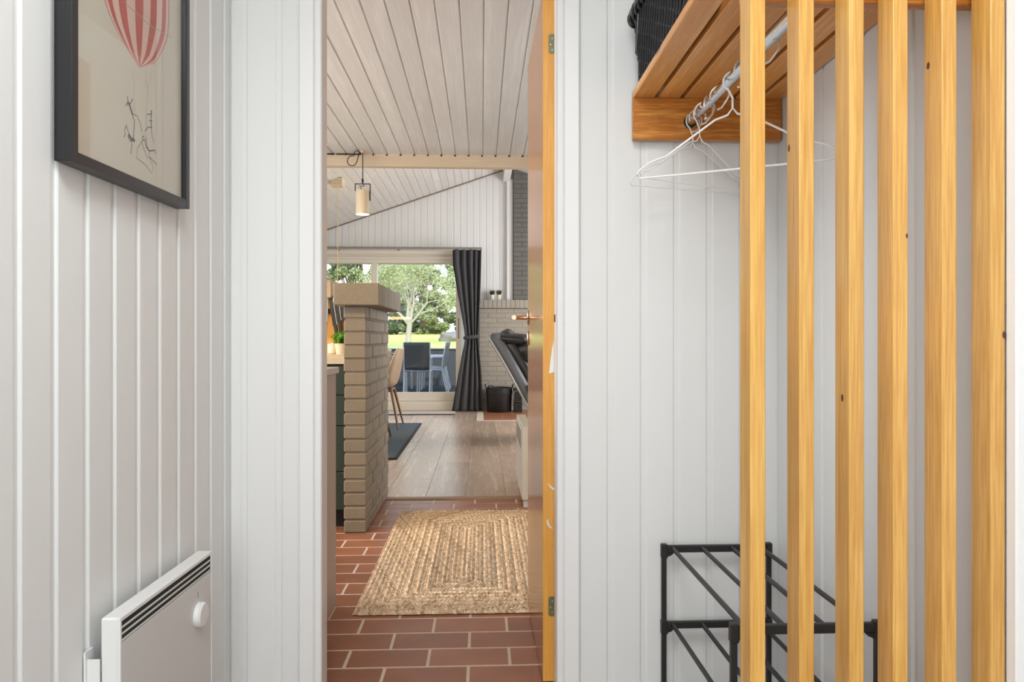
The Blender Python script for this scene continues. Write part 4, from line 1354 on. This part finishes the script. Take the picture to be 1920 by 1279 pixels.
# ================================================================== DINING CHAIRS
def dining_chair():
    t_ = thing('dining_chair', '', 'chair', (0, 0, 0), 0, 'shell chairs at the dining place')
    prof = [(-0.24, 0.455), (-0.20, 0.462), (-0.10, 0.452), (0.02, 0.438), (0.11, 0.440), (0.165, 0.475), (0.195, 0.55), (0.215, 0.64), (0.232, 0.74), (0.243, 0.82), (0.246, 0.870)]
    halfw = [0.19, 0.215, 0.235, 0.24, 0.24, 0.24, 0.24, 0.235, 0.225, 0.20, 0.165]
    lift = [0.0, 0.015, 0.05, 0.09, 0.10, 0.09, 0.06, 0.03, 0.012, 0.005, 0.0]
    fwd = [0, 0, 0, 0, 0.01, 0.05, 0.085, 0.09, 0.08, 0.06, 0.045]

    def P(u_, v_):
        k_ = v_ * (len(prof) - 1)
        i = min(int(k_), len(prof) - 2); q = k_ - i
        x_ = lerp(prof[i][0], prof[i + 1][0], q); z_ = lerp(prof[i][1], prof[i + 1][1], q)
        hw_ = lerp(halfw[i], halfw[i + 1], q); lf = lerp(lift[i], lift[i + 1], q); fw = lerp(fwd[i], fwd[i + 1], q)
        s_ = u_ * 2 - 1
        return (x_ - fw * s_ * s_, hw_ * math.sin(s_ * PI / 2) , z_ + lf * abs(s_) ** 3)
    sh = MB().grid(P, 16, 30).build('shell', M_shell, t_, smooth=True, angle=80)
    md = sh.modifiers.new('thickness', 'SOLIDIFY'); md.thickness = 0.014; md.offset = 0
    edge = [P(0, v_ / 30) for v_ in range(31)] + [P(u_ / 12, 1) for u_ in range(1, 12)] + [P(1, 1 - v_ / 30) for v_ in range(31)]
    MB().tube(edge, 0.0085, 6).build('piping', M_piping, t_, smooth=True)
    for sx, sy in ((-1, -1), (-1, 1), (1, -1), (1, 1)):
        top = (0.02 + sx * 0.11, sy * 0.13, 0.42); ft = (0.01 + sx * 0.21, sy * 0.25, 0.0)
        MB().tube([top, ft], [0.017, 0.010], 10).build('leg', M_walnut, t_, smooth=True)
    MB().box(-0.10, 0.14, -0.14, 0.14, 0.405, 0.428, bev=0.006).build('seat_mount', M_walnut, t_)
    return t_


def dup(root, loc, rz, label):
    r_ = root.copy(); COL.objects.link(r_)
    r_.location = loc; r_.rotation_euler = (0, 0, rz); r_['label'] = label
    for c in root.children:
        d = c.copy(); COL.objects.link(d); d.parent = r_
        for g_ in c.children:
            e_ = g_.copy(); COL.objects.link(e_); e_.parent = d
    return r_


ch = dining_chair()
ch.location = (-1.125, 8.05, 0.0135)
ch['label'] = 'beige shell dining chair with walnut legs, farther one, nearer the patio door'
dup(ch, (-1.13, 6.97, 0.0135), 0.0, 'beige shell dining chair with walnut legs, nearer one, half hidden by the brick half wall')

# ================================================================== RECLINER
rec = thing('recliner', 'black leather recliner with silver piped back, partly behind the open door', 'armchair', (0.64, 7.05, 0.0), math.radians(-9))
tilt = [(-0.10, 0.18), (-0.165, 0.30), (-0.255, 0.45), (-0.37, 0.66), (-0.48, 0.85), (-0.575, 1.00)]


def back_pt(u_, v_, off=0.0):
    k_ = v_ * (len(tilt) - 1); i = min(int(k_), len(tilt) - 2); q = k_ - i
    x_ = lerp(tilt[i][0], tilt[i + 1][0], q); z_ = lerp(tilt[i][1], tilt[i + 1][1], q)
    s_ = u_ * 2 - 1
    hw_ = lerp(0.36, 0.33, v_)
    return (x_ + off + 0.05 * abs(s_) ** 2.2, hw_ * s_, z_)


bk = MB().grid(lambda a, b: back_pt(a, b), 18, 16).build('back_shell', M_shellsheen, rec, smooth=True, angle=80)
md = bk.modifiers.new('thickness', 'SOLIDIFY'); md.thickness = 0.105; md.offset = 1
pe = [back_pt(0, v_ / 16) for v_ in range(17)] + [back_pt(u_ / 12, 1) for u_ in range(1, 12)] + [back_pt(1, 1 - v_ / 16) for v_ in range(17)]
MB().tube(pe, 0.008, 6).build('piping', M_piping2, rec, smooth=True)


def pad(name, c, r, p=0.5, mat=M_leather, rot=None):
    """a plump cushion: a super-ellipsoid"""
    mb = MB()
    def sgnpow(v_, e_): return math.copysign(abs(v_) ** e_, v_)
    nu, nv = 28, 14
    vs = []
    for j in range(nv + 1):
        th = -PI / 2 + PI * j / nv
        for i in range(nu):
            ph = 2 * PI * i / nu
            vs.append((r[0] * sgnpow(math.cos(th), p) * sgnpow(math.cos(ph), p), r[1] * sgnpow(math.cos(th), p) * sgnpow(math.sin(ph), p), r[2] * sgnpow(math.sin(th), p)))
    fs = []
    for j in range(nv):
        for i in range(nu):
            i2 = (i + 1) % nu
            fs.append((j * nu + i, j * nu + i2, (j + 1) * nu + i2, (j + 1) * nu + i))
    mb.add(vs, fs)
    return mb.build(name, mat, rec, c, rot, smooth=True, angle=80)


bang = math.atan2(0.475, 0.82)
pad('back_cushion', (-0.185, 0, 0.68), (0.075, 0.30, 0.46), 0.45, rot=(0, -bang, 0))
pad('head_cushion', (-0.34, 0, 0.985), (0.22, 0.315, 0.065), 0.6, rot=(0, 0.06, 0))
pad('neck_cushion', (-0.17, 0, 0.87), (0.13, 0.30, 0.12), 0.55, rot=(0, -0.3, 0))
pad('seat_cushion', (0.22, 0, 0.38), (0.32, 0.29, 0.10), 0.45)
pad('armrest', (0.14, 0.34, 0.52), (0.30, 0.055, 0.07), 0.5)
pad('armrest', (0.14, -0.34, 0.52), (0.30, 0.055, 0.07), 0.5)
MB().lathe([(0.0, 0.0), (0.30, 0.0), (0.30, 0.02), (0.06, 0.045), (0.04, 0.06), (0.04, 0.30), (0.0, 0.30)], 28, (0.18, 0), caps=False).build('swivel_base', M_blackmetal, rec, smooth=True)
pad('seat_pan', (0.20, 0, 0.27), (0.30, 0.27, 0.05), 0.4, M_plastic)

# ================================================================== HEARTH OBJECTS
bkt = thing('log_bucket', 'round black iron bucket with handles standing by the hearth', 'bucket', (0.236, 9.66, 0.0085))
MB().lathe([(0.0, 0.0), (0.158, 0.0), (0.166, 0.01), (0.172, 0.235), (0.182, 0.240), (0.182, 0.250), (0.178, 0.252), (0.178, 0.325), (0.172, 0.325), (0.170, 0.25), (0.160, 0.03), (0.0, 0.03)], 40, caps=False).build('bucket_body', M_bucket, bkt, smooth=True)
for s_ in (-1, 1):
    MB().tube([(s_ * 0.176, -0.05, 0.318), (s_ * 0.186, -0.05, 0.35), (s_ * 0.186, -0.03, 0.368), (s_ * 0.186, 0.03, 0.368), (s_ * 0.186, 0.05, 0.35), (s_ * 0.176, 0.05, 0.318)], 0.008, 8).build('carry_handle', M_bucket, bkt, smooth=True)
MB().tube([(-0.15, -0.098, 0.30), (-0.14, -0.118, 0.355), (-0.10, -0.145, 0.36), (-0.07, -0.165, 0.345), (-0.065, -0.166, 0.30)], 0.007, 8).build('bail', M_bucket, bkt, smooth=True)
t = thing('fire_tool_box', 'small black box with silver rim standing between bucket and recliner', 'box', (0.486, 9.62, 0.0085))
MB().box(-0.055, 0.055, -0.09, 0.09, 0.0, 0.13, bev=0.005).build('box_body', M_bucket, t)
MB().box(-0.058, 0.058, -0.093, 0.093, 0.13, 0.32, bev=0.005).build('upper_box', M_bucket, t)
MB().tube([(-0.058, -0.094, 0.14), (0.055, -0.094, 0.14), (0.055, -0.094, 0.27), (0.0, -0.094, 0.30), (-0.058, -0.094, 0.27)], 0.005, 6, closed=True).build('rim_wire', M_steel, t, smooth=True)
for x_, lab in ((0.148, 'small white pot of green grass on the mantel, left one'), (0.240, 'small white pot of green grass on the mantel, right one')):
    t = thing('potted_plant', lab, 'plant', (x_, 9.94, 1.5290), 0, 'potted plants on the mantel')
    MB().lathe([(0.0, 0.0), (0.026, 0.0), (0.036, 0.072), (0.033, 0.072), (0.030, 0.062), (0.0, 0.062)], 20, caps=False).build('pot', M_pot, t, smooth=True)
    lf = MB()
    for _ in range(90):
        a, rr = random.uniform(0, 2 * PI), random.random() ** 0.5
        b0 = Vector((0.022 * rr * math.cos(a), 0.022 * rr * math.sin(a), 0.062))
        b1 = b0 + Vector((0.032 * rr * math.cos(a), 0.032 * rr * math.sin(a), random.uniform(0.055, 0.090)))
        sd = Vector((-math.sin(a), math.cos(a), 0)) * 0.0036
        mid = b0.lerp(b1, .6)
        lf.add([b0 - sd * .6, b0 + sd * .6, mid + sd, b1, mid - sd], [(0, 1, 2, 3, 4)])
    lf.build('foliage', L_pot, t, kind='stuff')

# ================================================================== OUTSIDE
structure(MB().box(-8, 6, GY + 0.14, 15.6, -0.2, -0.02), 'floor_terrace', M_deck)
lawn = MB()


def lawn_z(x_, y_): return lerp(0.10, 1.34, min(1, max(0, (y_ - 15.5) / 28.0))) + 0.04 * math.sin(x_ * 0.7) * math.sin(y_ * 0.4)


lawn.grid(lambda u_, v_: (lerp(-45, 35, u_), lerp(15.55, 75, v_), lawn_z(lerp(-45, 35, u_), lerp(15.55, 75, v_))), 60, 44)
structure(lawn, 'lawn', M_grass, smooth=True)

# dark terrace fence, board by board
fen = thing('terrace_fence', 'low slate blue board fence around the terrace, behind the garden chairs', 'fence', (-1.5, 15.45, -0.02))
fb = MB().box(-0.0685, 0.0685, -0.012, 0.012, 0.0, 0.77, bev=0.002).mesh('fence_board', M_fence)
for i in range(-32, 26):
    link('fence_board', fb, fen, (i * 0.138, 0, 0))
MB().box(-4.5, 3.6, -0.035, 0.035, 0.768, 0.795, bev=0.004).build('top_rail', M_fence, fen)
for i in range(5):
    MB().box(-0.04, 0.04, 0.0125, 0.09, 0.0, 0.77).build('fence_post', M_fence, fen, (-4.4 + i * 2.0, 0, 0))


# garden chairs
def garden_chair(loc, rz, label, copies=0):
    t_ = thing('garden_chair', label, 'chair', loc, rz, 'aluminium garden chairs on the terrace')
    # faces +y; back towards -y
    for s_ in (-1, 1):
        x_ = s_ * 0.225
        MB().tube([(x_, -0.30, 0.0), (x_, -0.24, 0.22), (x_, -0.20, 0.44), (x_, -0.22, 0.62), (x_, -0.285, 0.945)], 0.013, 8).build('rear_leg', M_aluminium, t_, smooth=True)
        MB().tube([(x_, 0.25, 0.0), (x_, 0.23, 0.44), (x_, 0.22, 0.655), (x_, 0.19, 0.665)], 0.013, 8).build('front_leg', M_aluminium, t_, smooth=True)
        MB().box(x_ - 0.022, x_ + 0.022, -0.22, 0.25, 0.655, 0.68, bev=0.006).build('armrest', M_aluminium, t_)
        MB().tube([(x_, -0.21, 0.43), (x_, 0.23, 0.44)], 0.012, 8).build('side_rail', M_aluminium, t_, smooth=True)
    MB().grid(lambda u_, v_: (lerp(-0.22, 0.22, u_), interp([(0, -0.205), (0.35, -0.225), (1, -0.292)], v_) + 0.03 * (1 - (2 * u_ - 1) ** 2) * -0.5, lerp(0.46, 0.945, v_)), 8, 8).build('sling_back', M_sling, t_, smooth=True)
    MB().grid(lambda u_, v_: (lerp(-0.22, 0.22, u_), lerp(-0.20, 0.24, v_), 0.445 - 0.02 * (1 - (2 * u_ - 1) ** 2)), 6, 6).build('sling_seat', M_sling, t_, smooth=True)
    for ob in t_.children:
        if 'sling' in ob.name:
            md_ = ob.modifiers.new('thickness', 'SOLIDIFY'); md_.thickness = 0.006
    return t_


garden_chair((-1.13, 12.80, -0.02), 0.0, 'grey sling garden chair with its back to the patio door')
for i in range(3):
    garden_chair((-0.93, 13.36 + i * 0.55, -0.02), PI / 2, ('aluminium garden chair seen side-on at the table, nearest of the row', 'aluminium garden chair seen side-on at the table, middle of the row', 'aluminium garden chair seen side-on at the table, last before the fence')[i])
t = thing('garden_table', 'dark topped garden table behind the sling chair', 'table', (-1.78, 13.95, -0.02))
MB().box(-0.55, 0.42, -0.60, 0.60, 0.70, 0.725, bev=0.004).build('tabletop', M_sling, t)
for sx in (-0.50, 0.37):
    for sy in (-0.54, 0.54):
        MB().box(sx - 0.02, sx + 0.02, sy - 0.02, sy + 0.02, 0, 0.70).build('leg', M_aluminium, t)
MB().box(-0.55, 0.42, -0.61, -0.60, 0.665, 0.70).build('apron', M_aluminium, t)

rk = MB().ellipsoid((0, 0, 0.12), (0.62, 0.5, 0.30), 20, 12, fn=lambda d: 1 + 0.13 * math.sin(d[0] * 5 + 1) * math.sin(d[1] * 4) + 0.08 * math.sin(d[2] * 6 + d[0] * 3))
rk.build('boulder', M_rock, None, (-1.35, 33.0, lawn_z(-1.35, 33.0) + 0.02), smooth=True, label='low grey boulder lying out on the lawn', category='rock')


# trees
def branch(mb, tips, p, d, L, r, depth, spread=0.55, up=0.12):
    segs = 4
    pts, rs = [p.copy()], [r]
    for i in range(segs):
        d = (d + Vector((random.gauss(0, .13), random.gauss(0, .13), random.gauss(0, .10) + up * 0.3))).normalized()
        p = p + d * (L / segs)
        pts.append(p.copy()); rs.append(r * (1 - 0.42 * (i + 1) / segs))
        if depth <= 2: tips.append((p.copy(), depth))
    mb.tube(pts, rs, 6 if r > 0.03 else 4)
    if depth == 0: return
    for i in range(3 if depth > 1 else 4):
        a = random.uniform(0, 2 * PI)
        side = d.orthogonal().normalized(); side.rotate(Matrix.Rotation(a, 3, d))
        nd = (d + side * random.uniform(spread * .7, spread * 1.5)).normalized()
        st_ = random.choice((2, 3, 4, 4))
        branch(mb, tips, pts[st_].copy(), nd, L * random.uniform(0.62, 0.85), rs[st_] * 0.68, depth - 1, spread, up)


def near_tree():
    random.seed(21)
    bx_, by_ = -2.45, 24.0
    t_ = thing('garden_tree', 'pale barked spreading tree with light leaves on the lawn before the woods', 'tree', (bx_, by_, lawn_z(bx_, by_) - 0.05))
    mb = MB(); tips = []
    base = Vector((0, 0, 0))
    mb.tube([(0, 0, 0), (0.0, 0, 0.35), (0.02, 0, 0.80), (0.05, 0, 1.1)], [0.12, 0.10, 0.092, 0.085], 10)
    for dx, dy, L, r in ((-0.55, 0.1, 0.95, 0.056), (-0.18, -0.3, 1.0, 0.060), (0.32, 0.2, 1.0, 0.058), (0.75, -0.15, 0.95, 0.045), (0.05, 0.5, 1.0, 0.05), (-0.9, -0.2, 0.8, 0.035)):
        branch(mb, tips, Vector((0.04, 0, random.uniform(0.95, 1.1))), Vector((dx, dy, 0.9)).normalized(), L, r, 4, 0.55)
    mb.build('trunk', M_bark, t_, smooth=True)
    cs = []
    for p, dp in tips:
        for _ in range(3):
            if p.z > 0.8: cs.append(p + Vector((random.gauss(0, .16), random.gauss(0, .16), random.gauss(0, .14))))
    random.shuffle(cs)
    leaf_mesh(cs[:16000], 0.036, 0.4).build('foliage', L_pale, t_, kind='stuff')


near_tree()


def wood_tree(x_, y_, h_, w_, mat, label, n=6500, name='wood_tree', z_low=0.25, leaf=0.12, full=0.0):
    t_ = thing(name, label, 'tree' if name == 'wood_tree' else 'shrub', (x_, y_, lawn_z(x_, y_) - 0.05), 0, 'trees of the wood behind the lawn' if name == 'wood_tree' else 'shrubs along the edge of the lawn')
    mb = MB()
    mb.tube([(0, 0, 0), (0.05 * w_, 0, h_ * 0.4), (-0.03 * w_, 0.02, h_ * 0.85)], [0.030 * h_, 0.022 * h_, 0.006 * h_], 8)
    clumps = []
    for i in range(32 if name == 'wood_tree' else 26):
        a = random.uniform(0, 2 * PI); rr = random.random() ** 0.5
        zc = random.uniform(z_low, 0.93)
        prof = math.sin(PI * min(1, max(0.08, (zc - z_low + 0.12) / (1.0 - z_low + 0.12)))) ** 0.6
        prof = max(prof, full if zc < 0.6 else 0.0)
        c_ = Vector((rr * w_ / 2 * prof * math.cos(a), rr * w_ / 2 * prof * math.sin(a), zc * h_))
        clumps.append((c_, random.uniform(0.10, 0.18) * w_ * (1.25 if full else 1.0)))
        mb.tube([(0, 0, max(0.1, c_.z - 0.22 * h_)), tuple(c_ * 0.6 + Vector((0, 0, c_.z * 0.35))), tuple(c_)], [0.010 * h_, 0.006 * h_, 0.002 * h_], 4)
    mb.build('trunk', M_darkbark, t_, smooth=True)
    cs = []
    for _ in range(n):
        c_, r_ = random.choice(clumps)
        d_ = Vector((random.gauss(0, 1), random.gauss(0, 1), random.gauss(0, 1))).normalized()
        cs.append(c_ + Vector((d_.x, d_.y, d_.z * 0.7)) * r_ * random.random() ** 0.35)
    leaf_mesh(cs, leaf, 0.45).build('foliage', mat, t_, kind='stuff')
    return t_


random.seed(5)
specs = [(-15.4, 44.0, 8.2, 3.8, L_mid), (-11.5, 44.0, 7.6, 3.5, L_pale), (-7.5, 44.0, 8.0, 3.5, L_mid), (-3.6, 44.0, 7.8, 3.7, L_pale), (0.3, 44.0, 8.0, 3.8, L_mid), (4.3, 44.0, 8.2, 3.8, L_pale)]
tlabel = ['mid green tree at the far left of the front row of the wood', 'pale green tree seen left of the window mullion', 'mid green tree just right of the window mullion, behind the garden tree', 'pale green tree seen right of the garden tree trunk', 'mid green tree hidden behind the tied curtain', 'pale green tree at the right end of the front row of the wood']
for (x_, y_, h_, w_, mt), lb in zip(specs, tlabel):
    wood_tree(x_, y_, h_, w_, mt, lb, 9000, leaf=0.10, z_low=0.16)
for i in range(5):
    wood_tree(-13.6 + i * 4.3, 50.5, random.uniform(6.2, 7.4), 3.9, (L_deep, L_mid)[i % 2],
              ['dark tree in the back row of the wood, far left', 'tree in the back row left of the window mullion', 'dark tree in the back row behind the garden tree', 'tree in the back row right of the garden tree', 'dark tree in the back row behind the curtain'][i], 10500, z_low=0.03, leaf=0.15, full=0.9)
for i in range(8):
    xx = -13.4 + i * 2.15
    wood_tree(xx, 40.6, random.uniform(2.3, 3.1), 1.85, (L_deep, L_mid, L_deep, L_mid)[i % 4],
              ['dark low shrub at the far left of the lawn edge', 'mid green shrub second along the lawn edge', 'dark shrub third along the lawn edge', 'mid green round shrub left of the window mullion',
               'dark round shrub left of the garden tree trunk', 'mid green shrub right of the garden tree trunk', 'dark shrub near the boulder at the lawn edge', 'mid green shrub behind the tied curtain'][i], 5500, 'lawn_shrub', 0.06, 0.085, 0.85)
